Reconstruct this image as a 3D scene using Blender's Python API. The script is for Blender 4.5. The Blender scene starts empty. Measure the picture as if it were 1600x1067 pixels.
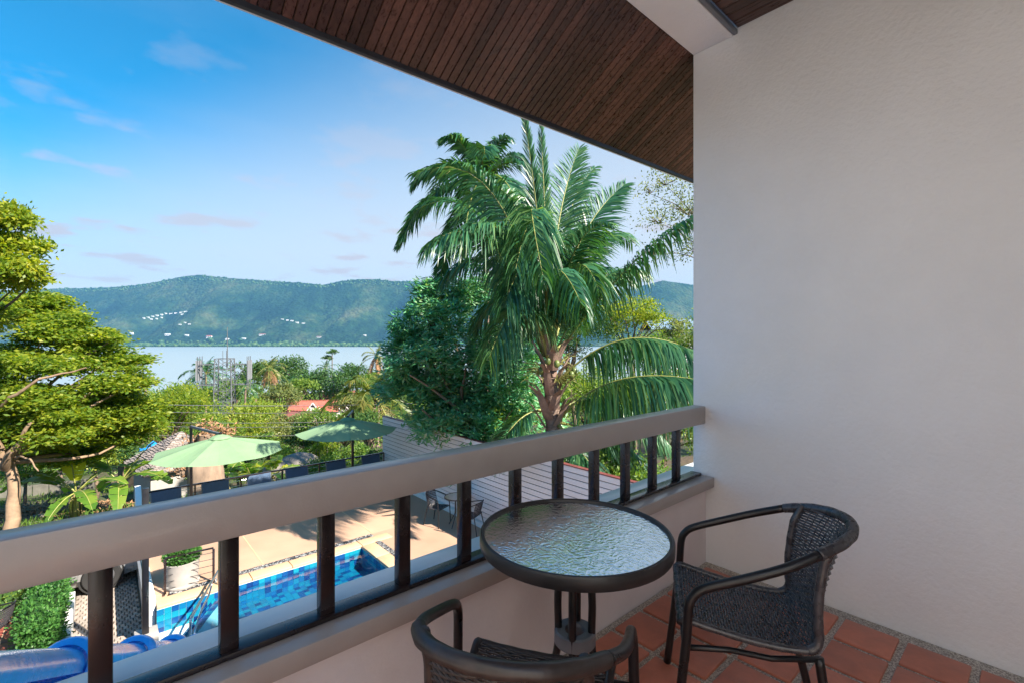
import bpy, bmesh, math, random
import numpy as np
from mathutils import Vector, Matrix

# ------------------------------------------------------------------ camera, sky, sun, exposure
scene = bpy.context.scene
COL = scene.collection
R_ = math.radians
TH = R_(48.7)                       # angle between the balcony rail (+X) and the view axis
EYE = 1.35                          # eye height above the balcony floor (z = 0)
FWD = np.array([math.cos(TH), math.sin(TH), 0.0])
RGT = np.array([math.sin(TH), -math.cos(TH), 0.0])
cam_data = bpy.data.cameras.new('camera')
cam = bpy.data.objects.new('camera', cam_data); COL.objects.link(cam)
cam.location = (0, 0, EYE)
cam.rotation_euler = (math.pi / 2, 0, TH - math.pi / 2)
cam_data.sensor_width = 36.0
cam_data.lens = 36.0 * 727 / 1600
cam_data.clip_start = 0.05
cam_data.clip_end = 30000
scene.camera = cam

SUN_AZ, SUN_EL = R_(-70), R_(40)     # azimuth from +X towards +Y
world = bpy.data.worlds.new('World'); scene.world = world
world.use_nodes = True
wn, wl = world.node_tree.nodes, world.node_tree.links
wn.clear()
w_out = wn.new('ShaderNodeOutputWorld'); w_bg = wn.new('ShaderNodeBackground')
w_sky = wn.new('ShaderNodeTexSky'); w_sky.sky_type = 'NISHITA'; w_sky.sun_disc = False
w_sky.sun_elevation = SUN_EL; w_sky.sun_rotation = math.pi / 2 - SUN_AZ
w_sky.air_density = 1.0; w_sky.dust_density = 0.6; w_sky.ozone_density = 2.2; w_sky.altitude = 0
w_bg.inputs['Strength'].default_value = 0.055
SUN_STRENGTH = 3.5
scene.view_settings.view_transform = 'Standard'
scene.view_settings.look = 'None'
scene.view_settings.gamma = 1.0
scene.view_settings.use_curve_mapping = False
scene.view_settings.exposure = 2.18
sun_data = bpy.data.lights.new('sun', 'SUN')
sun_data.energy = SUN_STRENGTH; sun_data.angle = R_(0.6); sun_data.color = (1.0, 0.90, 0.76)
sun = bpy.data.objects.new('sun', sun_data); COL.objects.link(sun)
SUND = Vector((math.cos(SUN_EL) * math.cos(SUN_AZ), math.cos(SUN_EL) * math.sin(SUN_AZ), math.sin(SUN_EL)))
sun.rotation_euler = SUND.to_track_quat('Z', 'Y').to_euler()
sun.location = (30, 10, 30)
try:
    scene.cycles.use_denoising = True
    scene.cycles.denoiser = 'OPENIMAGEDENOISE'
    scene.cycles.max_bounces = 8; scene.cycles.diffuse_bounces = 4; scene.cycles.glossy_bounces = 4
    scene.cycles.transmission_bounces = 6; scene.cycles.transparent_max_bounces = 8; scene.cycles.volume_bounces = 0
    scene.cycles.sample_clamp_indirect = 6.0
    scene.cycles.caustics_reflective = False; scene.cycles.caustics_refractive = False
except Exception:
    pass

def node(nt, typ, **kw):
    n = nt.nodes.new(typ)
    for k, v in kw.items():
        if k.startswith('i_'):
            n.inputs[k[2:].replace('_', ' ')].default_value = v
        else:
            setattr(n, k, v)
    return n

def ramp(nt, stops, interp='LINEAR'):
    r = nt.nodes.new('ShaderNodeValToRGB'); e = r.color_ramp
    e.interpolation = interp
    while len(e.elements) < len(stops): e.elements.new(0.5)
    for el, (p, c) in zip(e.elements, stops):
        el.position = p; el.color = (*c, 1) if len(c) == 3 else c
    return r

def mathn(nt, op, a, b=None, clamp=False):
    m = nt.nodes.new('ShaderNodeMath'); m.operation = op; m.use_clamp = clamp
    for i, v in enumerate((a, b)):
        if v is None: continue
        if isinstance(v, (int, float)): m.inputs[i].default_value = v
        else: nt.links.new(v, m.inputs[i])
    return m.outputs[0]

def mixc(nt, fac, a, b, mode='MIX'):
    m = nt.nodes.new('ShaderNodeMix'); m.data_type = 'RGBA'; m.blend_type = mode
    for sock, v in ((m.inputs[0], fac), (m.inputs[6], a), (m.inputs[7], b)):
        if isinstance(v, (int, float)): sock.default_value = v
        elif isinstance(v, tuple): sock.default_value = (*v, 1) if len(v) == 3 else v
        else: nt.links.new(v, sock)
    return m.outputs[2]

# clouds: small puffs low over the far hills, thin veil higher; continued all the way round
def sky_clouds():
    nt = world.node_tree
    tc = node(nt, 'ShaderNodeTexCoord')
    sep = node(nt, 'ShaderNodeSeparateXYZ'); wl.new(tc.outputs['Generated'], sep.inputs[0])
    zc = mathn(nt, 'MAXIMUM', sep.outputs['Z'], 0.03)
    # project on a cloud sheet
    inv = mathn(nt, 'DIVIDE', 1.0, mathn(nt, 'ADD', zc, 0.08))
    cx = mathn(nt, 'MULTIPLY', sep.outputs['X'], inv); cy = mathn(nt, 'MULTIPLY', sep.outputs['Y'], inv)
    comb = node(nt, 'ShaderNodeCombineXYZ'); wl.new(cx, comb.inputs[0]); wl.new(cy, comb.inputs[1])
    n1 = node(nt, 'ShaderNodeTexNoise', i_Scale=1.7, i_Detail=7.0, i_Roughness=0.55); wl.new(comb.outputs[0], n1.inputs['Vector'])
    band = ramp(nt, [(0.0, (0.35,) * 3), (0.16, (1,) * 3), (0.34, (0.35,) * 3), (0.6, (0.0,) * 3)])
    wl.new(sep.outputs['Z'], band.inputs[0])
    puff = ramp(nt, [(0.545, (0,) * 3), (0.62, (1,) * 3)]); wl.new(n1.outputs['Fac'], puff.inputs[0])
    f1 = mathn(nt, 'MULTIPLY', puff.outputs[0], band.outputs[0])
    n2 = node(nt, 'ShaderNodeTexNoise', i_Scale=0.45, i_Detail=5.0, i_Roughness=0.6); 
    mp = node(nt, 'ShaderNodeMapping'); mp.inputs['Scale'].default_value = (1, 2.2, 1); mp.inputs['Rotation'].default_value = (0, 0, 0.5)
    wl.new(comb.outputs[0], mp.inputs[0]); wl.new(mp.outputs[0], n2.inputs['Vector'])
    veil = ramp(nt, [(0.45, (0,) * 3), (0.75, (1,) * 3)]); wl.new(n2.outputs['Fac'], veil.inputs[0])
    f2 = mathn(nt, 'MULTIPLY', veil.outputs[0], 0.10)
    # thin bright veil low in the sky, reaching higher towards the east (+X)
    hyp = mathn(nt, 'MAXIMUM', mathn(nt, 'SQRT', mathn(nt, 'ADD', mathn(nt, 'MULTIPLY', sep.outputs['X'], sep.outputs['X']), mathn(nt, 'MULTIPLY', sep.outputs['Y'], sep.outputs['Y']))), 0.01)
    toward = mathn(nt, 'DIVIDE', mathn(nt, 'ADD', mathn(nt, 'MULTIPLY', sep.outputs['X'], math.cos(R_(20))), mathn(nt, 'MULTIPLY', sep.outputs['Y'], math.sin(R_(20)))), hyp)
    reach = mathn(nt, 'ADD', mathn(nt, 'MULTIPLY', mathn(nt, 'MAXIMUM', toward, 0.25), 0.62), 0.17)
    q = mathn(nt, 'DIVIDE', mathn(nt, 'MAXIMUM', sep.outputs['Z'], 0.0), reach)
    hz = ramp(nt, [(0.0, (0.97,) * 3), (0.30, (0.92,) * 3), (0.56, (0.58,) * 3), (0.80, (0.13,) * 3), (1.0, (0.0,) * 3)], 'B_SPLINE'); wl.new(q, hz.inputs[0])
    SAT = node(nt, 'ShaderNodeHueSaturation'); SAT.inputs['Saturation'].default_value = 2.0; SAT.inputs['Hue'].default_value = 0.487; SAT.inputs['Value'].default_value = 0.88
    wl.new(w_sky.outputs[0], SAT.inputs['Color'])
    c0 = mixc(nt, hz.outputs[0], SAT.outputs[0], (3.5, 3.62, 3.78))
    c1 = mixc(nt, f2, c0, (3.6, 3.6, 3.7))
    c2 = mixc(nt, mathn(nt, 'MULTIPLY', f1, 0.8), c1, (2.95, 2.65, 2.75))
    wl.new(c2, w_bg.inputs['Color'])
    wl.new(w_bg.outputs[0], w_out.inputs['Surface'])
sky_clouds()

# ------------------------------------------------------------------ helpers
def at(px, py, d):
    """World point seen at photo pixel (px, py) at forward distance d."""
    p = FWD * d + RGT * (d * (px - 800) / 727.0)
    return np.array([p[0], p[1], EYE + d * (533.5 - py) / 727.0])

def tag(o, label=None, cat=None, group=None, kind=None):
    if label: o['label'] = label
    if cat: o['category'] = cat
    if group: o['group'] = group
    if kind: o['kind'] = kind
    return o

def thing(name, label, cat, loc=(0, 0, 0), rz=0.0, group=None):
    o = bpy.data.objects.new(name, None); COL.objects.link(o)
    o.empty_display_size = 0.2
    o.location = tuple(float(v) for v in loc); o.rotation_euler = (0, 0, rz)
    return tag(o, label, cat, group)

def link(name, mesh, parent=None, loc=None):
    o = bpy.data.objects.new(name, mesh); COL.objects.link(o)
    if parent is not None: o.parent = parent
    if loc is not None: o.location = loc
    return o

def kids(o): return [c for c in bpy.data.objects if c.parent == o]

def copy_tree(o, parent=None, _idx=None):
    if _idx is None:
        _idx = {}
        for c in bpy.data.objects:
            if c.parent: _idx.setdefault(c.parent.name, []).append(c)
    c = o.copy(); COL.objects.link(c)
    if parent is not None: c.parent = parent
    for ch in _idx.get(o.name, []): copy_tree(ch, c, _idx)
    return c

class MB:
    """Collects shapes, links them as one mesh object."""
    def __init__(s): s.v = []; s.f = []; s.m = []; s.cur = 0
    def add(s, vs, fs):
        n = len(s.v); s.v.extend([tuple(map(float, p)) for p in vs])
        s.f.extend([tuple(i + n for i in f) for f in fs]); s.m.extend([s.cur] * len(fs)); return s
    def box(s, lo, hi, b=0.0):
        x0, y0, z0 = lo; x1, y1, z1 = hi
        if b <= 0:
            vs = [(x, y, z) for z in (z0, z1) for y in (y0, y1) for x in (x0, x1)]
            return s.add(vs, [(0, 2, 3, 1), (4, 5, 7, 6), (0, 1, 5, 4), (2, 6, 7, 3), (0, 4, 6, 2), (1, 3, 7, 5)])
        bm = bmesh.new(); bmesh.ops.create_cube(bm, size=1)
        for v in bm.verts:
            v.co = Vector(((x0 + x1) / 2 + v.co.x * (x1 - x0), (y0 + y1) / 2 + v.co.y * (y1 - y0), (z0 + z1) / 2 + v.co.z * (z1 - z0)))
        bmesh.ops.bevel(bm, geom=bm.edges[:], offset=b, segments=2, affect='EDGES', profile=0.5)
        bm.verts.index_update()
        s.add([v.co for v in bm.verts], [[v.index for v in f.verts] for f in bm.faces]); bm.free(); return s
    def obox(s, c, ax, ay, az):
        """oriented box: centre and three half-axis vectors"""
        c, ax, ay, az = (np.array(v, float) for v in (c, ax, ay, az))
        vs = [c + i * ax + j * ay + k * az for k in (-1, 1) for j in (-1, 1) for i in (-1, 1)]
        return s.add(vs, [(0, 2, 3, 1), (4, 5, 7, 6), (0, 1, 5, 4), (2, 6, 7, 3), (0, 4, 6, 2), (1, 3, 7, 5)])
    def bar(s, a, b, w, h=None):
        a, b = np.array(a, float), np.array(b, float); h = h or w
        t = b - a; L = np.linalg.norm(t); t /= max(L, 1e-9)
        u = np.cross(t, [0, 0, 1.0])
        if np.linalg.norm(u) < 1e-3: u = np.array([1.0, 0, 0])
        u /= np.linalg.norm(u); n = np.cross(u, t)
        return s.obox((a + b) / 2, t * L / 2, u * w / 2, n * h / 2)
    def tube(s, path, rad, n=8, cap=True, closed=False):
        P = np.array(path, float); m = len(P)
        rad = np.full(m, rad) if np.isscalar(rad) else np.array(rad, float)
        T = np.gradient(P, axis=0) if not closed else np.roll(P, -1, 0) - np.roll(P, 1, 0)
        T /= np.maximum(np.linalg.norm(T, axis=1), 1e-9)[:, None]
        u = np.cross(T[0], [0, 0, 1.0])
        if np.linalg.norm(u) < 1e-2: u = np.cross(T[0], [0, 1.0, 0])
        u /= np.linalg.norm(u); vs = []
        ang = np.arange(n) * 2 * math.pi / n
        for i in range(m):
            u = u - T[i] * np.dot(u, T[i]); u /= max(np.linalg.norm(u), 1e-9)
            w = np.cross(T[i], u)
            vs.append(P[i] + rad[i] * (np.cos(ang)[:, None] * u + np.sin(ang)[:, None] * w))
        fs = []
        for i in range(m if closed else m - 1):
            j = (i + 1) % m
            for k in range(n):
                l = (k + 1) % n
                fs.append((i * n + k, i * n + l, j * n + l, j * n + k))
        if cap and not closed:
            fs.append(tuple(range(n))[::-1]); fs.append(tuple((m - 1) * n + k for k in range(n)))
        return s.add(np.concatenate(vs), fs)
    def lathe(s, prof, c=(0, 0, 0), n=24, axis='z'):
        vs = []
        for r, z in prof:
            for k in range(n):
                a = 2 * math.pi * k / n
                p = (r * math.cos(a), r * math.sin(a), z)
                if axis == 'y': p = (p[0], p[2], p[1])
                if axis == 'x': p = (p[2], p[0], p[1])
                vs.append((c[0] + p[0], c[1] + p[1], c[2] + p[2]))
        fs = []
        for i in range(len(prof) - 1):
            for k in range(n):
                l = (k + 1) % n
                fs.append((i * n + k, i * n + l, (i + 1) * n + l, (i + 1) * n + k))
        return s.add(vs, fs)
    def disc(s, c, r, n=24):
        return s.add([(c[0] + r * math.cos(2 * math.pi * k / n), c[1] + r * math.sin(2 * math.pi * k / n), c[2]) for k in range(n)], [tuple(range(n))])
    def mesh(s, name, mats, smooth=False, off=None):
        me = bpy.data.meshes.new(name)
        V = np.array(s.v, float)
        if off is not None and len(V): V = V - np.array(off, float)
        me.from_pydata(V.tolist(), [], s.f)
        if not isinstance(mats, (list, tuple)): mats = [mats]
        for m in mats: me.materials.append(m)
        if len(mats) > 1: me.polygons.foreach_set('material_index', s.m)
        if smooth == 'auto':
            me.polygons.foreach_set('use_smooth', [True] * len(me.polygons))
            try: me.set_sharp_from_angle(angle=R_(38))
            except Exception: pass
        elif smooth: me.polygons.foreach_set('use_smooth', [True] * len(me.polygons))
        me.update(); return me
    def build(s, name, mats, parent=None, smooth=False, local=False, **tags):
        """world coordinates unless local; a child is stored relative to its parent's place"""
        off = None
        if parent is not None and not local:
            off = np.array(parent.location)
            if parent.parent is not None: off = off + np.array(parent.parent.location)
        o = link(name, s.mesh(name, mats, smooth, off), parent)
        return tag(o, **tags)

def quads_mesh(name, V, F, mats, midx=None, off=None):
    """V (n,3), F (m,4) numpy -> mesh, quick."""
    me = bpy.data.meshes.new(name)
    V = np.asarray(V, np.float32)
    if off is not None: V = V - np.asarray(off, np.float32)
    F = np.asarray(F, np.int32)
    me.vertices.add(len(V)); me.vertices.foreach_set('co', V.ravel())
    k = F.shape[1]
    me.loops.add(F.size); me.loops.foreach_set('vertex_index', F.ravel())
    me.polygons.add(len(F))
    me.polygons.foreach_set('loop_start', np.arange(len(F), dtype=np.int32) * k)
    me.polygons.foreach_set('loop_total', np.full(len(F), k, np.int32))
    if not isinstance(mats, (list, tuple)): mats = [mats]
    for m in mats: me.materials.append(m)
    if midx is not None: me.polygons.foreach_set('material_index', np.asarray(midx, np.int32))
    me.update(calc_edges=True); me.validate()
    return me

# ------------------------------------------------------------------ materials
def new_mat(name):
    m = bpy.data.materials.new(name); m.use_nodes = True
    try: m.use_transparent_shadow = True
    except Exception: pass
    nt = m.node_tree; nt.nodes.clear()
    out = nt.nodes.new('ShaderNodeOutputMaterial')
    return m, nt, out

def plain(name, col, rough=0.6, metal=0.0, var=0.12, scale=6.0, bump=0.0, bscale=40.0, spec=0.5, dirt=0.0, rand=0.0, coat=0.0, stretch=None):
    """principled paint / plaster / metal with mottling, wear in the roughness and fine relief"""
    m, nt, out = new_mat(name)
    b = nt.nodes.new('ShaderNodeBsdfPrincipled'); nt.links.new(b.outputs[0], out.inputs[0])
    tc = nt.nodes.new('ShaderNodeTexCoord')
    vec = tc.outputs['Object']
    if stretch:
        mp = node(nt, 'ShaderNodeMapping'); mp.inputs['Scale'].default_value = stretch
        nt.links.new(vec, mp.inputs[0]); vec = mp.outputs[0]
    n1 = node(nt, 'ShaderNodeTexNoise', i_Scale=scale, i_Detail=6.0, i_Roughness=0.6); nt.links.new(vec, n1.inputs['Vector'])
    lo = tuple(c * (1 - var) for c in col); hi = tuple(min(c * (1 + var), 1) for c in col)
    r = ramp(nt, [(0.3, lo), (0.7, hi)]); nt.links.new(n1.outputs['Fac'], r.inputs[0])
    c = r.outputs[0]
    if dirt > 0:
        n2 = node(nt, 'ShaderNodeTexNoise', i_Scale=scale * 0.35, i_Detail=8.0, i_Roughness=0.7); nt.links.new(vec, n2.inputs['Vector'])
        r2 = ramp(nt, [(0.5, (0,) * 3), (0.75, (1,) * 3)]); nt.links.new(n2.outputs['Fac'], r2.inputs[0])
        c = mixc(nt, mathn(nt, 'MULTIPLY', r2.outputs[0], dirt), c, tuple(x * 0.45 for x in col))
    if rand > 0:
        oi = nt.nodes.new('ShaderNodeObjectInfo')
        k = mathn(nt, 'ADD', mathn(nt, 'MULTIPLY', oi.outputs['Random'], 2 * rand), 1 - rand)
        hv = nt.nodes.new('ShaderNodeHueSaturation'); nt.links.new(c, hv.inputs['Color']); nt.links.new(k, hv.inputs['Value']); c = hv.outputs[0]
    nt.links.new(c, b.inputs['Base Color'])
    rr = ramp(nt, [(0.3, (max(rough - 0.08, 0.03),) * 3), (0.7, (min(rough + 0.1, 1),) * 3)]); nt.links.new(n1.outputs['Fac'], rr.inputs[0])
    nt.links.new(rr.outputs[0], b.inputs['Roughness'])
    b.inputs['Metallic'].default_value = metal
    b.inputs['Specular IOR Level'].default_value = spec
    if coat: b.inputs['Coat Weight'].default_value = coat; b.inputs['Coat Roughness'].default_value = 0.12
    if bump > 0:
        n3 = node(nt, 'ShaderNodeTexNoise', i_Scale=bscale, i_Detail=4.0, i_Roughness=0.6); nt.links.new(vec, n3.inputs['Vector'])
        bp = node(nt, 'ShaderNodeBump', i_Strength=bump, i_Distance=0.01); nt.links.new(n3.outputs['Fac'], bp.inputs['Height'])
        nt.links.new(bp.outputs[0], b.inputs['Normal'])
    return m

def leafy(name, cols, trans=0.45, rough=0.45, spec=0.35, big=0.8, tcol=None):
    """leaf blades: each leaf (mesh island) its own tint, light shines through"""
    m, nt, out = new_mat(name)
    geo = nt.nodes.new('ShaderNodeNewGeometry'); oi = nt.nodes.new('ShaderNodeObjectInfo')
    tc = nt.nodes.new('ShaderNodeTexCoord')
    n1 = node(nt, 'ShaderNodeTexNoise', i_Scale=big, i_Detail=3.0); nt.links.new(tc.outputs['Object'], n1.inputs['Vector'])
    f = mathn(nt, 'ADD', mathn(nt, 'MULTIPLY', geo.outputs['Random Per Island'], 0.55), mathn(nt, 'MULTIPLY', n1.outputs['Fac'], 0.6))
    f = mathn(nt, 'ADD', f, mathn(nt, 'MULTIPLY', mathn(nt, 'SUBTRACT', oi.outputs['Random'], 0.6), 0.16))
    k = len(cols)
    r = ramp(nt, [(0.12 + 0.8 * i / (k - 1), c) for i, c in enumerate(cols)]); nt.links.new(f, r.inputs[0])
    b = nt.nodes.new('ShaderNodeBsdfPrincipled'); nt.links.new(r.outputs[0], b.inputs['Base Color'])
    b.inputs['Roughness'].default_value = rough; b.inputs['Specular IOR Level'].default_value = spec
    t = nt.nodes.new('ShaderNodeBsdfTranslucent')
    tint = mixc(nt, 1.0, r.outputs[0], tcol or (1.9, 1.75, 0.55), 'MULTIPLY'); nt.links.new(tint, t.inputs['Color'])
    mx = nt.nodes.new('ShaderNodeMixShader'); mx.inputs[0].default_value = trans
    nt.links.new(b.outputs[0], mx.inputs[1]); nt.links.new(t.outputs[0], mx.inputs[2]); nt.links.new(mx.outputs[0], out.inputs[0])
    return m

def island_palette(name, cols, rough=0.25, by='island', var=0.1, spec=0.5, bump=0.0, scale=8.0):
    """pieces take one of a few colours each (mosaic tiles, pavers)"""
    m, nt, out = new_mat(name)
    b = nt.nodes.new('ShaderNodeBsdfPrincipled'); nt.links.new(b.outputs[0], out.inputs[0])
    if by == 'island': src = nt.nodes.new('ShaderNodeNewGeometry').outputs['Random Per Island']
    else: src = nt.nodes.new('ShaderNodeObjectInfo').outputs['Random']
    k = len(cols)
    r = ramp(nt, [(i / k, c) for i, c in enumerate(cols)], 'CONSTANT'); nt.links.new(src, r.inputs[0])
    tc = nt.nodes.new('ShaderNodeTexCoord')
    n1 = node(nt, 'ShaderNodeTexNoise', i_Scale=scale, i_Detail=5.0); nt.links.new(tc.outputs['Object'], n1.inputs['Vector'])
    v = ramp(nt, [(0.3, (1 - var,) * 3), (0.7, (1 + var,) * 3)]); nt.links.new(n1.outputs['Fac'], v.inputs[0])
    nt.links.new(mixc(nt, 1.0, r.outputs[0], v.outputs[0], 'MULTIPLY'), b.inputs['Base Color'])
    b.inputs['Roughness'].default_value = rough; b.inputs['Specular IOR Level'].default_value = spec
    if bump:
        n3 = node(nt, 'ShaderNodeTexNoise', i_Scale=scale * 6, i_Detail=4.0); nt.links.new(tc.outputs['Object'], n3.inputs['Vector'])
        bp = node(nt, 'ShaderNodeBump', i_Strength=bump, i_Distance=0.01); nt.links.new(n3.outputs['Fac'], bp.inputs['Height'])
        nt.links.new(bp.outputs[0], b.inputs['Normal'])
    return m

def pebbles(name, cols, scale, rough=0.6, bump=0.6, gap=(0.26, 0.225, 0.19)):
    m, nt, out = new_mat(name)
    b = nt.nodes.new('ShaderNodeBsdfPrincipled'); nt.links.new(b.outputs[0], out.inputs[0])
    tc = nt.nodes.new('ShaderNodeTexCoord')
    v1 = node(nt, 'ShaderNodeTexVoronoi', i_Scale=scale); v1.feature = 'F1'
    nt.links.new(tc.outputs['Object'], v1.inputs['Vector'])
    sp = nt.nodes.new('ShaderNodeSeparateColor'); nt.links.new(v1.outputs['Color'], sp.inputs[0])
    k = len(cols)
    r = ramp(nt, [(i / k, c) for i, c in enumerate(cols)], 'LINEAR'); nt.links.new(sp.outputs[0], r.inputs[0])
    e = ramp(nt, [(0.5, (0,) * 3), (0.78, (1,) * 3)]); nt.links.new(v1.outputs['Distance'], e.inputs[0])
    nt.links.new(mixc(nt, e.outputs[0], r.outputs[0], gap), b.inputs['Base Color'])
    b.inputs['Roughness'].default_value = rough
    bp = node(nt, 'ShaderNodeBump', i_Strength=bump, i_Distance=0.004); bp.invert = True
    nt.links.new(v1.outputs['Distance'], bp.inputs['Height']); nt.links.new(bp.outputs[0], b.inputs['Normal'])
    return m

def wood(name, cols, axis, rough=0.38, rand=0.35, grain=60.0, spec=0.45):
    """planed boards: grain along axis, each board its own tone"""
    m, nt, out = new_mat(name)
    b = nt.nodes.new('ShaderNodeBsdfPrincipled'); nt.links.new(b.outputs[0], out.inputs[0])
    tc = nt.nodes.new('ShaderNodeTexCoord'); oi = nt.nodes.new('ShaderNodeObjectInfo')
    mp = node(nt, 'ShaderNodeMapping'); sc = [grain] * 3; sc['xyz'.index(axis)] = grain * 0.06
    mp.inputs['Scale'].default_value = sc
    add = node(nt, 'ShaderNodeVectorMath', operation='ADD'); nt.links.new(tc.outputs['Object'], add.inputs[0])
    cb = nt.nodes.new('ShaderNodeCombineXYZ'); k = mathn(nt, 'MULTIPLY', oi.outputs['Random'], 37.0)
    for i in range(3): nt.links.new(k, cb.inputs[i])
    nt.links.new(cb.outputs[0], add.inputs[1]); nt.links.new(add.outputs[0], mp.inputs[0])
    n1 = node(nt, 'ShaderNodeTexNoise', i_Scale=1.0, i_Detail=6.0, i_Roughness=0.65, i_Distortion=0.6); nt.links.new(mp.outputs[0], n1.inputs['Vector'])
    r = ramp(nt, [(0.25, cols[0]), (0.55, cols[1]), (0.8, cols[2])]); nt.links.new(n1.outputs['Fac'], r.inputs[0])
    hv = nt.nodes.new('ShaderNodeHueSaturation'); nt.links.new(r.outputs[0], hv.inputs['Color'])
    nt.links.new(mathn(nt, 'ADD', mathn(nt, 'MULTIPLY', oi.outputs['Random'], 2 * rand), 1 - rand), hv.inputs['Value'])
    n2 = node(nt, 'ShaderNodeTexNoise', i_Scale=2.2, i_Detail=4.0); nt.links.new(tc.outputs['Object'], n2.inputs['Vector'])
    r2 = ramp(nt, [(0.35, (0.7,) * 3), (0.7, (1.25,) * 3)]); nt.links.new(n2.outputs['Fac'], r2.inputs[0])
    nt.links.new(mixc(nt, 1.0, hv.outputs[0], r2.outputs[0], 'MULTIPLY'), b.inputs['Base Color'])
    rr = ramp(nt, [(0.3, (rough - 0.08,) * 3), (0.75, (rough + 0.15,) * 3)]); nt.links.new(n1.outputs['Fac'], rr.inputs[0])
    nt.links.new(rr.outputs[0], b.inputs['Roughness']); b.inputs['Specular IOR Level'].default_value = spec
    bp = node(nt, 'ShaderNodeBump', i_Strength=0.15, i_Distance=0.002); nt.links.new(n1.outputs['Fac'], bp.inputs['Height'])
    nt.links.new(bp.outputs[0], b.inputs['Normal'])
    return m

M = {}
M['plaster'] = plain('white plaster', (0.86, 0.85, 0.85), 0.75, var=0.035, scale=2.2, bump=0.5, bscale=42, dirt=0.05, spec=0.3)
M['parapet'] = plain('parapet plaster', (0.74, 0.68, 0.68), 0.8, var=0.05, scale=4.0, bump=0.2, bscale=70, spec=0.25)
M['taupe'] = plain('taupe paint', (0.37, 0.325, 0.30), 0.36, var=0.05, scale=9.0, bump=0.08, bscale=160, spec=0.6, dirt=0.08, coat=0.35)
M['sill_daylit'] = plain('pale daylit sill paint', (0.78, 0.77, 0.76), 0.4, var=0.05, scale=5.0, spec=0.5, dirt=0.10, coat=0.4)  # paler than the coping: daylight on the outer strip put into its colour
M['dark_steel'] = plain('dark brown enamel', (0.020, 0.013, 0.013), 0.26, var=0.04, scale=5.0, spec=0.6)
M['soffit'] = wood('dark teak', ((0.040, 0.016, 0.011), (0.10, 0.042, 0.030), (0.17, 0.078, 0.054)), 'y', 0.30, 0.45)
M['soffit_dark'] = plain('void behind the boards', (0.008, 0.006, 0.006), 0.9)
M['fascia'] = plain('dark fascia', (0.02, 0.022, 0.03), 0.5)
M['trim_white'] = plain('white drip edge', (0.75, 0.77, 0.8), 0.4)
M['terracotta'] = plain('terracotta', (0.56, 0.19, 0.12), 0.42, var=0.22, scale=7.0, bump=0.12, bscale=60, rand=0.16, dirt=0.25)
M['pebble_grout'] = pebbles('exposed pebble grout', [(0.46, 0.40, 0.34), (0.66, 0.59, 0.50), (0.76, 0.70, 0.62), (0.36, 0.31, 0.26)], 190.0)
M['deck'] = plain('sand coloured stamped concrete', (0.41, 0.265, 0.185), 0.65, var=0.10, scale=1.3, bump=0.12, bscale=40, dirt=0.10)
M['coping'] = plain('pale orange sandstone', (0.62, 0.40, 0.24), 0.6, var=0.12, scale=3.0, bump=0.1, dirt=0.15)
M['white_paint'] = plain('white paint', (0.78, 0.78, 0.78), 0.5, var=0.05, dirt=0.12, scale=4.0)
M['black_pebble'] = pebbles('black and white pebbles', [(0.02, 0.02, 0.025), (0.05, 0.05, 0.06), (0.02, 0.02, 0.02), (0.45, 0.45, 0.45)], 42.0, gap=(.01, .01, .012))
BLUES = [(0.005, 0.062, 0.211), (0.006, 0.167, 0.285), (0.007, 0.205, 0.310), (0.005, 0.124, 0.279), (0.006, 0.223, 0.322), (0.004, 0.034, 0.149)]
M['pool_tile'] = island_palette('blue mosaic', BLUES, 0.18, 'object')
M['pool_tile_mass'] = island_palette('blue mosaic joined', BLUES, 0.18, 'island')
M['grout_white'] = plain('white grout', (0.55, 0.66, 0.70), 0.8)
M['chrome'] = plain('stainless steel', (0.65, 0.66, 0.67), 0.22, metal=1.0, var=0.05)
M['black_metal'] = plain('black powder coat', (0.009, 0.009, 0.011), 0.32, var=0.1, spec=0.55)
M['rattan'] = plain('dark poly rattan', (0.055, 0.053, 0.060), 0.27, var=0.3, scale=30.0, spec=0.6)
M['rattan_brown'] = plain('brown black poly rattan', (0.040, 0.030, 0.027), 0.38, var=0.4, scale=24.0, spec=0.6)
M['table_rim'] = plain('charcoal table rim', (0.022, 0.020, 0.021), 0.42, var=0.12, scale=12)
M['grey_plate'] = plain('grey moulded plastic', (0.16, 0.17, 0.19), 0.42)
M['blue_glaze'] = plain('blue glazed clay', (0.03, 0.40, 0.92), 0.24, var=0.10, scale=5.0, bump=0.3, bscale=22, spec=0.7, dirt=0.15, coat=0.5)
M['navy_sling'] = plain('navy sling fabric', (0.045, 0.085, 0.16), 0.75, var=0.12, scale=20, bump=0.1, bscale=300)
M['slat'] = plain('light grey painted board', (0.72, 0.71, 0.72), 0.55, var=0.06, scale=6.0, dirt=0.12, rand=0.05, stretch=(1, 0.15, 1))
M['slat_back'] = plain('dark gap backing', (0.02, 0.02, 0.025), 0.8)
M['red_cap'] = plain('red painted cap', (0.17, 0.05, 0.045), 0.5)
M['old_concrete'] = plain('old mossy concrete', (0.13, 0.125, 0.105), 0.9, var=0.3, scale=3, bump=0.4, bscale=20, dirt=0.5)
M['concrete'] = plain('grey concrete', (0.33, 0.31, 0.29), 0.85, var=0.18, scale=5, bump=0.3, bscale=30, dirt=0.3)
M['paver'] = island_palette('driveway pavers', [(0.33, 0.27, 0.23), (0.38, 0.31, 0.27), (0.30, 0.26, 0.23), (0.42, 0.35, 0.30)], 0.85, 'island', var=0.18, bump=0.3)
M['paver_joint'] = plain('earth in the joints', (0.16, 0.13, 0.10), 0.95, var=0.4, scale=30)
M['brick_red'] = plain('red terrace tile', (0.30, 0.075, 0.055), 0.5, var=0.16, scale=8, rand=0.14)
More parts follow.
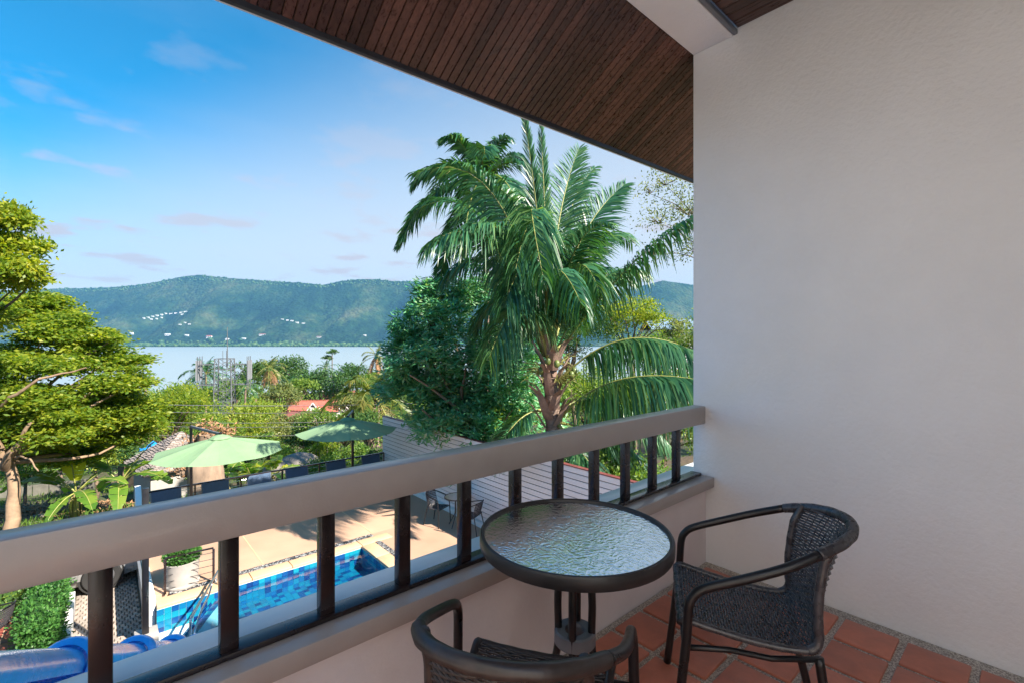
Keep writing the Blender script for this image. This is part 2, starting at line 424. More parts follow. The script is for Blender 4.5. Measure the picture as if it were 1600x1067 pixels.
M['grout_tan'] = plain('tan grout', (0.42, 0.30, 0.19), 0.9, var=0.15, scale=20)
M['bark'] = plain('grey brown bark', (0.16, 0.115, 0.08), 0.9, var=0.35, scale=7, bump=0.8, bscale=16)
M['bark_light'] = plain('pale bark', (0.25, 0.17, 0.11), 0.85, var=0.28, scale=5, bump=0.7, bscale=12)
M['stump'] = plain('weathered trunk wood', (0.24, 0.17, 0.12), 0.9, var=0.35, scale=4, bump=0.9, bscale=9, stretch=(1, 1, 0.35))
M['palm_trunk'] = plain('palm trunk fibre', (0.23, 0.165, 0.13), 0.9, var=0.4, scale=9, bump=0.8, bscale=22, stretch=(1, 1, 2.5))
M['boot'] = plain('dry palm boot', (0.26, 0.175, 0.14), 0.85, var=0.35, scale=8, bump=0.5, bscale=30)
M['rachis'] = plain('palm rachis', (0.26, 0.27, 0.075), 0.45, var=0.2)
M['coconut'] = plain('green coconut', (0.11, 0.15, 0.04), 0.4, var=0.2)
M['dry'] = plain('dry brown leaf', (0.30, 0.165, 0.085), 0.9, var=0.4, scale=10)
G = lambda r, g, b: (r, g, b)
M['palm'] = leafy('coconut leaflets', [G(0.014, 0.068, 0.041), G(0.027, 0.115, 0.057), G(0.051, 0.162, 0.068), G(0.135, 0.243, 0.081)], 0.30, 0.36, 0.55)
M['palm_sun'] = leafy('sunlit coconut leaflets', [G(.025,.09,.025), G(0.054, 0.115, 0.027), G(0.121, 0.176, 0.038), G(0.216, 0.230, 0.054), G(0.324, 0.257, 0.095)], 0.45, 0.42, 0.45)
M['mango'] = leafy('mango leaves', [G(0.042, 0.190, 0.097), G(0.086, 0.322, 0.145), G(0.158, 0.420, 0.206), G(0.320, 0.420, 0.270)], 0.25, 0.33, 0.55)
M['yellow_green'] = leafy('yellow green leaves', [G(0.054, 0.126, 0.017), G(0.132, 0.222, 0.024), G(0.264, 0.324, 0.034), G(0.420, 0.420, 0.054)], 0.55)
M['mid_green'] = leafy('mid green leaves', [G(0.034, 0.093, 0.020), G(0.076, 0.162, 0.031), G(0.136, 0.238, 0.041), G(0.238, 0.306, 0.060)], 0.42)
M['deep_green'] = leafy('deep green leaves', [G(0.016, 0.061, 0.022), G(0.038, 0.102, 0.032), G(0.072, 0.152, 0.042), G(0.128, 0.200, 0.056)], 0.35)
M['olive'] = leafy('olive leaves', [G(0.056, 0.096, 0.035), G(0.112, 0.160, 0.056), G(0.192, 0.232, 0.080), G(0.272, 0.288, 0.112)], 0.4)
M['lime'] = leafy('lime leaves', [G(0.081, 0.162, 0.024), G(0.162, 0.257, 0.038), G(0.270, 0.338, 0.054), G(0.378, 0.378, 0.068)], 0.5)
M['hedge'] = leafy('hedge leaves', [G(0.016, 0.068, 0.016), G(0.041, 0.135, 0.027), G(0.074, 0.203, 0.041), G(0.121, 0.257, 0.061)], 0.3)
M['banana'] = leafy('banana blade', [G(0.054, 0.162, 0.027), G(0.095, 0.230, 0.034), G(0.162, 0.297, 0.041), G(0.230, 0.338, 0.054)], 0.55, 0.4, 0.4, big=2.0)
M['banana_lit'] = leafy('young lit banana blade', [G(.38,.46,.03), G(.46,.52,.035), G(.50,.55,.045)], 0.6, 0.4, 0.4, big=2.0)  # young lime tint, with the glow of sunlight put into the colour
M['banana_stem'] = plain('banana stem', (0.30, 0.24, 0.10), 0.7, var=0.4, scale=6, stretch=(1, 1, 0.3))
M['antenna'] = plain('grey antenna shell', (0.22, 0.23, 0.25), 0.6)
M['white'] = plain('white render', (0.72, 0.72, 0.72), 0.7)
M['grey_metal'] = plain('galvanised steel', (0.15, 0.16, 0.175), 0.5, metal=0.4, var=0.15)
M['red_roof'] = plain('orange red roof tile', (0.33, 0.10, 0.07), 0.7, var=0.2, scale=3)
M['maroon_roof'] = plain('maroon roof tile', (0.22, 0.075, 0.07), 0.7, var=0.25, scale=3)
M['shingle'] = island_palette('grey wooden shingles', [(0.22, 0.19, 0.17), (0.28, 0.24, 0.22), (0.17, 0.155, 0.15), (0.34, 0.28, 0.25)], 0.9, 'island', var=0.25)
M['tarp'] = plain('blue tarpaulin', (0.01, 0.22, 0.62), 0.5, var=0.2, scale=5, bump=0.5, bscale=6)
M['green_roof'] = plain('mossy green roof edge', (0.14, 0.20, 0.13), 0.8)
M['rock'] = plain('grey boulder', (0.20, 0.18, 0.165), 0.9, var=0.3, scale=3, bump=0.8, bscale=8, dirt=0.3)
M['car_paint'] = plain('silver car paint', (0.42, 0.43, 0.45), 0.28, metal=0.6, var=0.03, coat=0.8)
M['tyre'] = plain('tyre rubber', (0.016, 0.016, 0.017), 0.8)
M['alloy'] = plain('alloy wheel', (0.55, 0.55, 0.56), 0.3, metal=0.9)
M['car_glass'] = plain('dark car glass', (0.012, 0.015, 0.018), 0.06, spec=0.8)
M['red_lamp'] = plain('red lens', (0.35, 0.01, 0.01), 0.15)
M['pot'] = plain('pale stone pot', (0.34, 0.32, 0.30), 0.75, var=0.12, scale=7, dirt=0.15)
M['soil'] = plain('dark soil', (0.05, 0.035, 0.025), 0.95)
M['wire'] = plain('cable', (0.16, 0.16, 0.17), 0.5)
M['blue_roof'] = plain('pale blue roof sheet', (0.16, 0.24, 0.33), 0.5)

def canvas(name, col):
    m, nt, out = new_mat(name)
    b = nt.nodes.new('ShaderNodeBsdfPrincipled'); b.inputs['Roughness'].default_value = 0.8
    tc = nt.nodes.new('ShaderNodeTexCoord')
    n1 = node(nt, 'ShaderNodeTexNoise', i_Scale=3.0, i_Detail=4.0); nt.links.new(tc.outputs['Object'], n1.inputs['Vector'])
    r = ramp(nt, [(0.3, tuple(c * .93 for c in col)), (0.7, tuple(c * 1.05 for c in col))]); nt.links.new(n1.outputs['Fac'], r.inputs[0])
    nt.links.new(r.outputs[0], b.inputs['Base Color'])
    t = nt.nodes.new('ShaderNodeBsdfTranslucent'); nt.links.new(r.outputs[0], t.inputs['Color'])
    mx = nt.nodes.new('ShaderNodeMixShader'); mx.inputs[0].default_value = 0.3
    nt.links.new(b.outputs[0], mx.inputs[1]); nt.links.new(t.outputs[0], mx.inputs[2]); nt.links.new(mx.outputs[0], out.inputs[0])
    return m
M['canvas'] = canvas('pale green parasol canvas', (0.26, 0.42, 0.235))

def ground_mat():
    m, nt, out = new_mat('garden earth and grass')
    b = nt.nodes.new('ShaderNodeBsdfPrincipled'); nt.links.new(b.outputs[0], out.inputs[0])
    tc = nt.nodes.new('ShaderNodeTexCoord')
    n1 = node(nt, 'ShaderNodeTexNoise', i_Scale=0.22, i_Detail=8.0, i_Roughness=0.65); nt.links.new(tc.outputs['Object'], n1.inputs['Vector'])
    n2 = node(nt, 'ShaderNodeTexNoise', i_Scale=6.0, i_Detail=6.0); nt.links.new(tc.outputs['Object'], n2.inputs['Vector'])
    a = ramp(nt, [(0.3, (0.05, 0.034, 0.022)), (0.45, (0.085, 0.06, 0.036)), (0.55, (0.045, 0.062, 0.018)), (0.75, (0.03, 0.06, 0.014))]); nt.links.new(n1.outputs['Fac'], a.inputs[0])
    v = ramp(nt, [(0.3, (0.6,) * 3), (0.7, (1.35,) * 3)]); nt.links.new(n2.outputs['Fac'], v.inputs[0])
    nt.links.new(mixc(nt, 1.0, a.outputs[0], v.outputs[0], 'MULTIPLY'), b.inputs['Base Color']); b.inputs['Roughness'].default_value = 0.95
    bp = node(nt, 'ShaderNodeBump', i_Strength=0.6, i_Distance=0.05); nt.links.new(n2.outputs['Fac'], bp.inputs['Height']); nt.links.new(bp.outputs[0], b.inputs['Normal'])
    return m
M['ground'] = ground_mat()

def hill_mat():
    m, nt, out = new_mat('forested hillside')
    b = nt.nodes.new('ShaderNodeBsdfPrincipled'); nt.links.new(b.outputs[0], out.inputs[0])
    tc = nt.nodes.new('ShaderNodeTexCoord')
    n1 = node(nt, 'ShaderNodeTexNoise', i_Scale=0.0022, i_Detail=9.0, i_Roughness=0.62); nt.links.new(tc.outputs['Object'], n1.inputs['Vector'])
    v1 = node(nt, 'ShaderNodeTexVoronoi', i_Scale=0.035); nt.links.new(tc.outputs['Object'], v1.inputs['Vector'])
    n2 = node(nt, 'ShaderNodeTexNoise', i_Scale=0.02, i_Detail=5.0); nt.links.new(tc.outputs['Object'], n2.inputs['Vector'])
    a = ramp(nt, [(0.36, (0.006, 0.020, 0.010)), (0.48, (0.014, 0.038, 0.014)), (0.57, (0.035, 0.06, 0.022)), (0.68, (0.075, 0.085, 0.038))]); nt.links.new(n1.outputs['Fac'], a.inputs[0])
    v = ramp(nt, [(0.3, (0.65,) * 3), (0.7, (1.3,) * 3)]); nt.links.new(n2.outputs['Fac'], v.inputs[0])
    nt.links.new(mixc(nt, 1.0, a.outputs[0], v.outputs[0], 'MULTIPLY'), b.inputs['Base Color']); b.inputs['Roughness'].default_value = 1.0
    b.inputs['Specular IOR Level'].default_value = 0.1
    bp = node(nt, 'ShaderNodeBump', i_Strength=1.0, i_Distance=14.0); bp.invert = True
    nt.links.new(v1.outputs['Distance'], bp.inputs['Height']); nt.links.new(bp.outputs[0], b.inputs['Normal'])
    return m
M['hill'] = hill_mat()

def water_mat(name, kind):
    m, nt, out = new_mat(name)
    tc = nt.nodes.new('ShaderNodeTexCoord')
    if kind == 'sea':
        b = nt.nodes.new('ShaderNodeBsdfPrincipled'); nt.links.new(b.outputs[0], out.inputs[0])
        b.inputs['Base Color'].default_value = (0.24, 0.30, 0.33, 1); b.inputs['Roughness'].default_value = 0.42
        b.inputs['IOR'].default_value = 1.33
        mp = node(nt, 'ShaderNodeMapping'); mp.inputs['Scale'].default_value = (0.25, 0.25, 0.25); nt.links.new(tc.outputs['Object'], mp.inputs[0])
        n1 = node(nt, 'ShaderNodeTexNoise', i_Scale=1.0, i_Detail=6.0, i_Roughness=0.6); nt.links.new(mp.outputs[0], n1.inputs['Vector'])
        bp = node(nt, 'ShaderNodeBump', i_Strength=0.04, i_Distance=0.5); nt.links.new(n1.outputs['Fac'], bp.inputs['Height']); nt.links.new(bp.outputs[0], b.inputs['Normal'])
    else:
        g = node(nt, 'ShaderNodeBsdfGlossy'); g.inputs['Roughness'].default_value = 0.03
        t = node(nt, 'ShaderNodeBsdfTransparent'); t.inputs['Color'].default_value = (0.50, 0.80, 0.90, 1)
        lw = node(nt, 'ShaderNodeLayerWeight'); fr = mathn(nt, 'ADD', mathn(nt, 'MULTIPLY', mathn(nt, 'POWER', lw.outputs['Facing'], 4.0), 0.8), 0.05)
        n1 = node(nt, 'ShaderNodeTexNoise', i_Scale=3.0, i_Detail=3.0, i_Roughness=0.5); nt.links.new(tc.outputs['Object'], n1.inputs['Vector'])
        bp = node(nt, 'ShaderNodeBump', i_Strength=0.35, i_Distance=0.03); nt.links.new(n1.outputs['Fac'], bp.inputs['Height'])
        nt.links.new(bp.outputs[0], g.inputs['Normal'])
        mx = nt.nodes.new('ShaderNodeMixShader'); nt.links.new(fr, mx.inputs[0])
        nt.links.new(t.outputs[0], mx.inputs[1]); nt.links.new(g.outputs[0], mx.inputs[2]); nt.links.new(mx.outputs[0], out.inputs[0])
    return m
M['sea'] = water_mat('calm sea', 'sea')
M['pool_water'] = water_mat('pool water', 'pool')

def hammered_glass():
    m, nt, out = new_mat('hammered table glass')
    tc = nt.nodes.new('ShaderNodeTexCoord')
    v1 = node(nt, 'ShaderNodeTexVoronoi', i_Scale=105.0); v1.feature = 'SMOOTH_F1'; v1.inputs['Smoothness'].default_value = 0.6
    mp = node(nt, 'ShaderNodeMapping'); mp.inputs['Scale'].default_value = (1.0, 0.75, 1.0); nt.links.new(tc.outputs['Object'], mp.inputs[0])
    nz = node(nt, 'ShaderNodeTexNoise', i_Scale=18.0, i_Detail=2.0); nt.links.new(mp.outputs[0], nz.inputs['Vector'])
    ad = node(nt, 'ShaderNodeMix'); ad.data_type = 'RGBA'; ad.inputs[0].default_value = 0.06
    nt.links.new(mp.outputs[0], ad.inputs[6]); nt.links.new(nz.outputs['Color'], ad.inputs[7]); nt.links.new(ad.outputs[2], v1.inputs['Vector'])
    bp = node(nt, 'ShaderNodeBump', i_Strength=0.30, i_Distance=0.0032); nt.links.new(v1.outputs['Distance'], bp.inputs['Height'])
    g = node(nt, 'ShaderNodeBsdfGlossy'); g.inputs['Roughness'].default_value = 0.16; nt.links.new(bp.outputs[0], g.inputs['Normal'])
    rf = node(nt, 'ShaderNodeBsdfRefraction'); rf.inputs['Roughness'].default_value = 0.08; rf.inputs['IOR'].default_value = 1.2
    rf.inputs['Color'].default_value = (0.66, 0.80, 0.79, 1); nt.links.new(bp.outputs[0], rf.inputs['Normal'])
    tl = node(nt, 'ShaderNodeBsdfTranslucent'); tl.inputs['Color'].default_value = (0.75, 0.86, 0.85, 1)
    df = node(nt, 'ShaderNodeBsdfDiffuse'); df.inputs['Color'].default_value = (0.86, 0.93, 0.92, 1); nt.links.new(bp.outputs[0], df.inputs['Normal'])
    fr = node(nt, 'ShaderNodeFresnel'); fr.inputs['IOR'].default_value = 3.5; nt.links.new(bp.outputs[0], fr.inputs['Normal'])
    m0 = nt.nodes.new('ShaderNodeMixShader'); m0.inputs[0].default_value = 0.55; nt.links.new(rf.outputs[0], m0.inputs[1]); nt.links.new(df.outputs[0], m0.inputs[2])
    mx = nt.nodes.new('ShaderNodeMixShader'); nt.links.new(fr.outputs[0], mx.inputs[0]); nt.links.new(m0.outputs[0], mx.inputs[1]); nt.links.new(g.outputs[0], mx.inputs[2])
    nt.links.new(mx.outputs[0], out.inputs[0])
    return m
M['glass'] = hammered_glass()
# ------------------------------------------------------------------ terrain, sea, hills
SV = np.array([0.216, 0.976])       # downhill direction
SEA = -36.0
def ground_z(x, y):
    s = x * SV[0] + y * SV[1]
    z = np.interp(s, [-400, -60, -2, 14.6, 16.0, 20, 24, 31, 60, 120, 250, 330, 600, 9000],
                  [60, 6, -3.80, -3.82, -4.3, -4.75, -5.3, -6.9, -10.5, -18, -30, -37.5, -40, -40])
    n = 0.16 * np.sin(x * 0.55 + 1.3) * np.sin(y * 0.43) + 0.4 * np.sin(x * 0.11) * np.sin(y * 0.083 + 2)
    k = np.clip((s - 15.5) / 8, 0, 1)
    return z + n * k

def build_terrain():
    rr = np.concatenate([np.linspace(0.5, 40, 60), np.geomspace(42, 3150, 70)])
    na = 180
    a = np.arange(na) * 2 * np.pi / na
    X = rr[:, None] * np.cos(a); Y = rr[:, None] * np.sin(a)
    Z = ground_z(X, Y)
    V = np.stack([X, Y, Z], -1).reshape(-1, 3)
    i, j = np.meshgrid(np.arange(len(rr) - 1), np.arange(na), indexing='ij')
    k = (j + 1) % na
    F = np.stack([i * na + j, (i + 1) * na + j, (i + 1) * na + k, i * na + k], -1).reshape(-1, 4)
    me = quads_mesh('ground', V, F, M['ground'])
    me.polygons.foreach_set('use_smooth', [True] * len(me.polygons))
    tag(link('ground', me), 'garden slope of earth and grass falling away to the sea', kind='structure')
build_terrain()

b = MB(); b.box((-6900, -6900, SEA - 0.6), (6900, 6900, SEA))
b.build('sea', M['sea'], kind='structure', label='calm pale blue bay between the trees and the hills')

RIDGE = [(-700, 470), (-200, 462), (40, 453), (110, 451), (165, 450), (215, 446), (250, 440), (285, 433), (312, 430), (345, 434), (400, 438), (440, 441), (480, 443),
         (505, 446), (530, 440), (560, 437), (590, 437), (612, 440), (640, 440), (700, 447), (800, 455), (900, 462), (985, 452), (1035, 439), (1085, 446), (1200, 460), (1500, 480), (2400, 500)]
RX = np.array([p[0] for p in RIDGE], float); RY = np.array([p[1] for p in RIDGE], float)
D0, D1 = 3320.0, 5000.0
def vnoise(x, y, seed=0):
    xi, yi = np.floor(x), np.floor(y); fx, fy = x - xi, y - yi
    fx = fx * fx * (3 - 2 * fx); fy = fy * fy * (3 - 2 * fy)
    def h(a, b):
        v = np.sin(a * 127.1 + b * 311.7 + seed * 74.7) * 43758.5453
        return v - np.floor(v)
    return (h(xi, yi) * (1 - fx) + h(xi + 1, yi) * fx) * (1 - fy) + (h(xi, yi + 1) * (1 - fx) + h(xi + 1, yi + 1) * fx) * fy

def hill_z(px, d):
    """height of the far hills along the ray column px at forward distance d"""
    ry = np.interp(px, RX, RY)
    top = EYE + D1 * (533.5 - ry) / 727.0
    t = np.clip((d - D0 - 520) / (D1 - D0 - 520), 0, 1)
    lat = (px - 800) / 727 * d
    spur = vnoise(lat / 420, d / 900, 3) * 0.6 + vnoise(lat / 170, d / 420, 5) * 0.28 + vnoise(lat / 60, d / 140, 8) * 0.12
    prof = t ** 1.25 * (0.62 + 0.38 * t) + 0.46 * np.sin(np.pi * np.clip(t * 1.02, 0, 1)) * (spur - 0.46)
    z = SEA + 2.0 + (top - SEA - 2) * np.clip(prof, 0, 1.2)
    z = z + (vnoise(lat / 9, d / 12, 11) - 0.3) * 8 * np.clip(t * 4, 0, 1)
    return np.where(d > D1, z - (d - D1) * 0.35, z)

def build_hills():
    pxs = np.concatenate([np.linspace(-700, 0, 50)[:-1], np.linspace(0, 680, 330), np.linspace(680, 960, 40)[1:-1], np.linspace(960, 1100, 70), np.linspace(1100, 2400, 60)[1:]])
    ds = np.concatenate([[D0 - 40, D0], np.linspace(D0 + 60, D1, 85), [D1 + 200, D1 + 700]])
    P, D = np.meshgrid(pxs, ds, indexing='ij')
    Z = hill_z(P, D); Z[:, 0] = SEA - 1.5; Z[:, 1] = SEA + 1.2
    L = (P - 800) / 727 * D
    V = D[..., None] * FWD + L[..., None] * RGT; V[..., 2] = Z
    n, m = P.shape
    i, j = np.meshgrid(np.arange(n - 1), np.arange(m - 1), indexing='ij')
    F = np.stack([i * m + j, (i + 1) * m + j, (i + 1) * m + j + 1, i * m + j + 1], -1).reshape(-1, 4)
    me = quads_mesh('hills', V.reshape(-1, 3), F, M['hill'])
    me.polygons.foreach_set('use_smooth', [True] * len(me.polygons))
    tag(link('hills', me), 'long forested ridge across the bay fading to blue', kind='structure')
build_hills()

# a strip of palms and woods along the far shore: one mass
def blob_mass(name, C, S, mat, label, seed=1):
    rng = np.random.default_rng(seed)
    phi = (1 + 5 ** .5) / 2
    ico = np.array([(-1, phi, 0), (1, phi, 0), (-1, -phi, 0), (1, -phi, 0), (0, -1, phi), (0, 1, phi), (0, -1, -phi), (0, 1, -phi), (phi, 0, -1), (phi, 0, 1), (-phi, 0, -1), (-phi, 0, 1)]) / 1.9
    F = np.array([(0, 11, 5), (0, 5, 1), (0, 1, 7), (0, 7, 10), (0, 10, 11), (1, 5, 9), (5, 11, 4), (11, 10, 2), (10, 7, 6), (7, 1, 8), (3, 9, 4), (3, 4, 2), (3, 2, 6), (3, 6, 8), (3, 8, 9), (4, 9, 5), (2, 4, 11), (6, 2, 10), (8, 6, 7), (9, 8, 1)])
    n = len(C)
    jit = rng.uniform(0.7, 1.3, (n, 12, 1))
    V = C[:, None, :] + ico[None] * jit * S[:, None, :]
    FF = F[None] + (np.arange(n) * 12)[:, None, None]
    me = quads_mesh(name, V.reshape(-1, 3), FF.reshape(-1, 3), mat)
    return tag(link(name, me), label, kind='stuff')
rng = np.random.default_rng(7)
n = 4200
px = rng.uniform(-150, 690, n); d = D0 + 4 + rng.beta(1.0, 1.4, n) * 640
pt = d[:, None] * FWD + ((px - 800) / 727 * d)[:, None] * RGT
h = rng.uniform(7, 19, n); tall = rng.random(n) < 0.05; h[tall] *= 1.9
pt[:, 2] = hill_z(px, d) + h * 0.35
blob_mass('shore_woods', pt, np.stack([h * .75, h * .75, h * .62], 1), M['deep_green'], 'dark strip of palms and woods along the far shore', 3)
n = 700
px = rng.uniform(-50, 680, n); d = np.full(n, D1) - rng.uniform(0, 60, n)
pt = d[:, None] * FWD + ((px - 800) / 727 * d)[:, None] * RGT
h = rng.uniform(5, 13, n); pt[:, 2] = hill_z(px, d) + h * 0.2
blob_mass('ridge_woods', pt, np.stack([h, h, h * .9], 1), M['deep_green'], 'trees standing along the skyline of the ridge', 4)

# buildings across the bay
def far_spot(px, py):
    ds = np.linspace(D0 + 8, D1 - 20, 900)
    yy = 533.5 - 727 * (hill_z(np.full_like(ds, px), ds) - EYE) / ds
    k = np.argmax(yy <= py)
    if yy[k] > py: k = len(ds) - 1
    return ds[k]
def far_house(px, py, w, h, roof, label, cat, grp, terraces=0):
    d = far_spot(px, py); p = FWD * d + RGT * ((px - 800) / 727 * d); z = float(hill_z(np.array([float(px)]), np.array([d]))[0])
    t = thing('far_villa' if cat == 'villa' else 'shore_building', label, cat, (p[0], p[1], z), TH - math.pi / 2, grp)
    b = MB(); b.box((-w / 2, -h * .6, -6), (w / 2, h * .6, h)); b.build('wall', M['white'], t, local=True)
    b = MB()
    b.add([(-w / 2 - 1, -h * .75, h), (w / 2 + 1, -h * .75, h), (w / 2 + 1, h * .75, h), (-w / 2 - 1, h * .75, h), (-w / 2 + 2, 0, h * 1.45), (w / 2 - 2, 0, h * 1.45)],
          [(0, 1, 5, 4), (2, 3, 4, 5), (1, 2, 5), (3, 0, 4), (3, 2, 1, 0)])
    b.build('roof', M[roof], t, local=True)
    b = MB()
    for i in range(3): b.box((-w / 2 + w * (i + .25) / 3, -h * .6 - .3, h * .25), (-w / 2 + w * (i + .75) / 3, -h * .6 + .2, h * .75))
    b.build('window_band', M['car_glass'], t, local=True)
rows = [(224, 498), (231, 497), (238, 495.5), (245, 494), (252, 492.5), (258, 490.5), (267, 491), (275, 490), (283, 489), (290, 488)]
ORD = ['leftmost', 'second', 'third', 'fourth', 'fifth', 'sixth', 'seventh', 'eighth', 'ninth', 'rightmost']
for i, (x, y) in enumerate(rows):
    far_house(x, y, 33, 5, 'white', 'white villa, %s of ten in the upper row on the far hillside' % (ORD[i] + (' from the left' if 0 < i < 9 else '')), 'villa', 'white villas stepped up the far hillside')
for (x, y, o) in ((236, 499.5, 'leftmost'), (244, 498.5, 'second'), (252, 497, 'third'), (285, 492, 'rightmost')):
    far_house(x, y, 28, 4.5, 'white', 'white villa, %s of four just under the upper row on the far hillside' % o, 'villa', 'white villas stepped up the far hillside')
for (x, y, w, o) in ((281, 508, 22, 'left'), (289, 505, 18, 'middle'), (296, 507.5, 20, 'right')):
    far_house(x, y, w * 1.2, 5, 'white', 'white villa, %s one of the three below the stepped rows' % o, 'villa', 'villas below the stepped row')
for (x, y, w, o) in ((441, 500, 20, 'leftmost'), (449, 501, 18, 'second'), (456, 502, 22, 'middle'), (464, 505, 26, 'fourth'), (474, 506, 24, 'rightmost')):
    far_house(x, y, w * 1.2, 5, 'white', 'white villa, %s of five strung along the hill foot right of the lattice tower' % o, 'villa', 'villas at the foot of the hill')
for (x, y, w, h, rf, lb) in ((262, 524, 46, 9, 'white', 'long white building among trees on the far shore'), (292, 525, 34, 8, 'white', 'pale low building at the water edge across the bay'),
                         (327, 528, 44, 14, 'red_roof', 'red roofed hall on the far shore left of the mast'), (355, 531, 30, 8, 'white', 'white shed at the far waterline behind the mast'),
                         (381, 530, 34, 7, 'white', 'low white building on the far shore right of the mast'), (410, 524, 56, 8, 'red_roof', 'long pink roofed building across the bay'),
                         (498, 528, 40, 9, 'maroon_roof', 'brown roofed building on the far shore under the hill saddle'), (570, 525, 24, 7, 'white', 'small white house on the far shore near the red and white mast'),
                         (205, 522, 40, 9, 'white', 'white building on the far shore just right of the leafy left tree')):
    far_house(x, y, w, h, rf, lb, 'building', None)
d = far_spot(612, 522); p = FWD * d + RGT * ((612 - 800) / 727 * d); zb = float(hill_z(np.array([612.]), np.array([d]))[0])
t = thing('radio_mast', 'slim red and white radio mast far off below the ridge', 'mast', (p[0], p[1], zb - 3))
Ht = d * (524 - 499) / 727
for k in range(6):
    b = MB()
    z0, z1 = Ht * k / 6, Ht * (k + 1) / 6
    for sx, sy in ((-1, -1), (1, -1), (1, 1), (-1, 1)):
        b.bar((sx * 2.4 * (1 - k / 8), sy * 2.4 * (1 - k / 8), z0), (sx * 2.4 * (1 - (k + 1) / 8), sy * 2.4 * (1 - (k + 1) / 8), z1), 1.3)
    b.bar((-2.4 * (1 - k / 8), -2.4 * (1 - k / 8), z0), (2.4 * (1 - (k + 1) / 8), -2.4 * (1 - (k + 1) / 8), z1), 0.9)
    b.build('mast_section', M['red_cap'] if k % 2 else M['white'], t, local=True)

# air
haze_mat, hnt, hout = new_mat('sea haze')
pv = node(hnt, 'ShaderNodeVolumePrincipled')
pv.inputs['Color'].default_value = (0.15, 0.45, 0.85, 1); pv.inputs['Density'].default_value = 0.000070; pv.inputs['Anisotropy'].default_value = 0.0
hnt.links.new(pv.outputs[0], hout.inputs['Volume'])
b = MB(); b.box((-7100, -7100, -42.2), (7100, 7100, 790)); b.build('haze', haze_mat, kind='stuff')
# ------------------------------------------------------------------ the balcony
XW = 2.81                                              # face of the side wall
t = thing('side_wall', 'tall white plastered wall closing the right side of the balcony', 'wall', (XW, -1.6, 0))
b = MB(); b.box((XW, -1.95, -3.8), (XW + 0.16, 1.459, 5.2), 0.006); b.build('wall_body', M['plaster'], t, smooth='auto')

tl = tag(link('balcony_floor', MB().box((-0.998, -2.6, -0.16), (XW - 0.002, 1.372, -0.012)).mesh('balcony_floor', M['pebble_grout'])), 'pebble grouted balcony floor laid with terracotta tiles', kind='structure')
def tile_mesh(w, l, h, name, mat, cr=0.004):
    b = MB(); b.box((-w / 2, -l / 2, -h), (w / 2, l / 2, 0), cr); return b.mesh(name, mat, 'auto')
tm = tile_mesh(0.205, 0.205, 0.02, 'floor_tile', M['terracotta'], 0.005)
random.seed(4)
for i in range(15):
    for j in range(10):
        o = link('floor_tile', tm, tl, (2.72 - 0.0995 - 0.2335 * i, 1.329 - 0.0995 - 0.2335 * j, random.uniform(-0.0015, 0.001)))
        o.rotation_euler = (random.uniform(-.004, .004), random.uniform(-.004, .004), random.choice((0, 1, 2, 3)) * math.pi / 2 + random.uniform(-.008, .008))

t = thing('parapet_wall', 'low plastered parapet wall under the balcony railing', 'wall', (0, 1.45, 0))
b = MB(); b.box((-0.998, 1.375, -3.8), (XW - 0.002, 1.555, 0.458)); b.build('wall_body', M['parapet'], t)
b = MB(); b.box((XW + 0.165, 1.375, -3.8), (3.6, 1.555, 0.458)); b.build('wall_return', M['parapet'], t)
b = MB(); b.box((-0.998, 1.320, 0.461), (XW - 0.002, 1.462, 0.523), 0.006); b.build('coping', M['taupe'], t, smooth='auto')
b = MB(); b.box((-1.9, 1.464, 0.461), (3.6, 1.585, 0.5225), 0.005); b.build('outer_sill', M['sill_daylit'], t, smooth='auto')

t = thing('balcony_railing', 'thick taupe balcony handrail on dark square balusters', 'railing', (0, 1.415, 0.523))
b = MB(); b.box((-0.998, 1.375, 0.842), (XW - 0.002, 1.458, 0.952), 0.008); b.build('top_rail', M['taupe'], t, smooth='auto')
b = MB(); b.box((-0.998, 1.388, 0.5245), (XW - 0.03, 1.452, 0.541), 0.003); b.build('bottom_rail', M['dark_steel'], t, smooth='auto')
bal = MB().box((-0.0215, -0.018, 0), (0.0215, 0.018, 0.302), 0.003).mesh('baluster', M['dark_steel'], 'auto')
for k in range(14):
    link('baluster', bal, t, (2.552 - 0.0215 - 0.2535 * k, 1.419 - 1.415, 0.5405 - 0.523))

t = thing('ceiling_beam', 'white plastered beam between soffit and inner ceiling', 'beam', (0, 1.33, 3.158))
b = MB(); b.box((-0.998, 1.2075, 3.158), (XW - 0.002, 1.456, 3.6), 0.005); b.build('beam_body', M['plaster'], t, smooth='auto')
b = MB(); b.box((-0.998, 1.181, 3.160), (XW - 0.002, 1.2055, 3.186), 0.003); b.build('cove_trim', M['grey_plate'], t, smooth='auto')

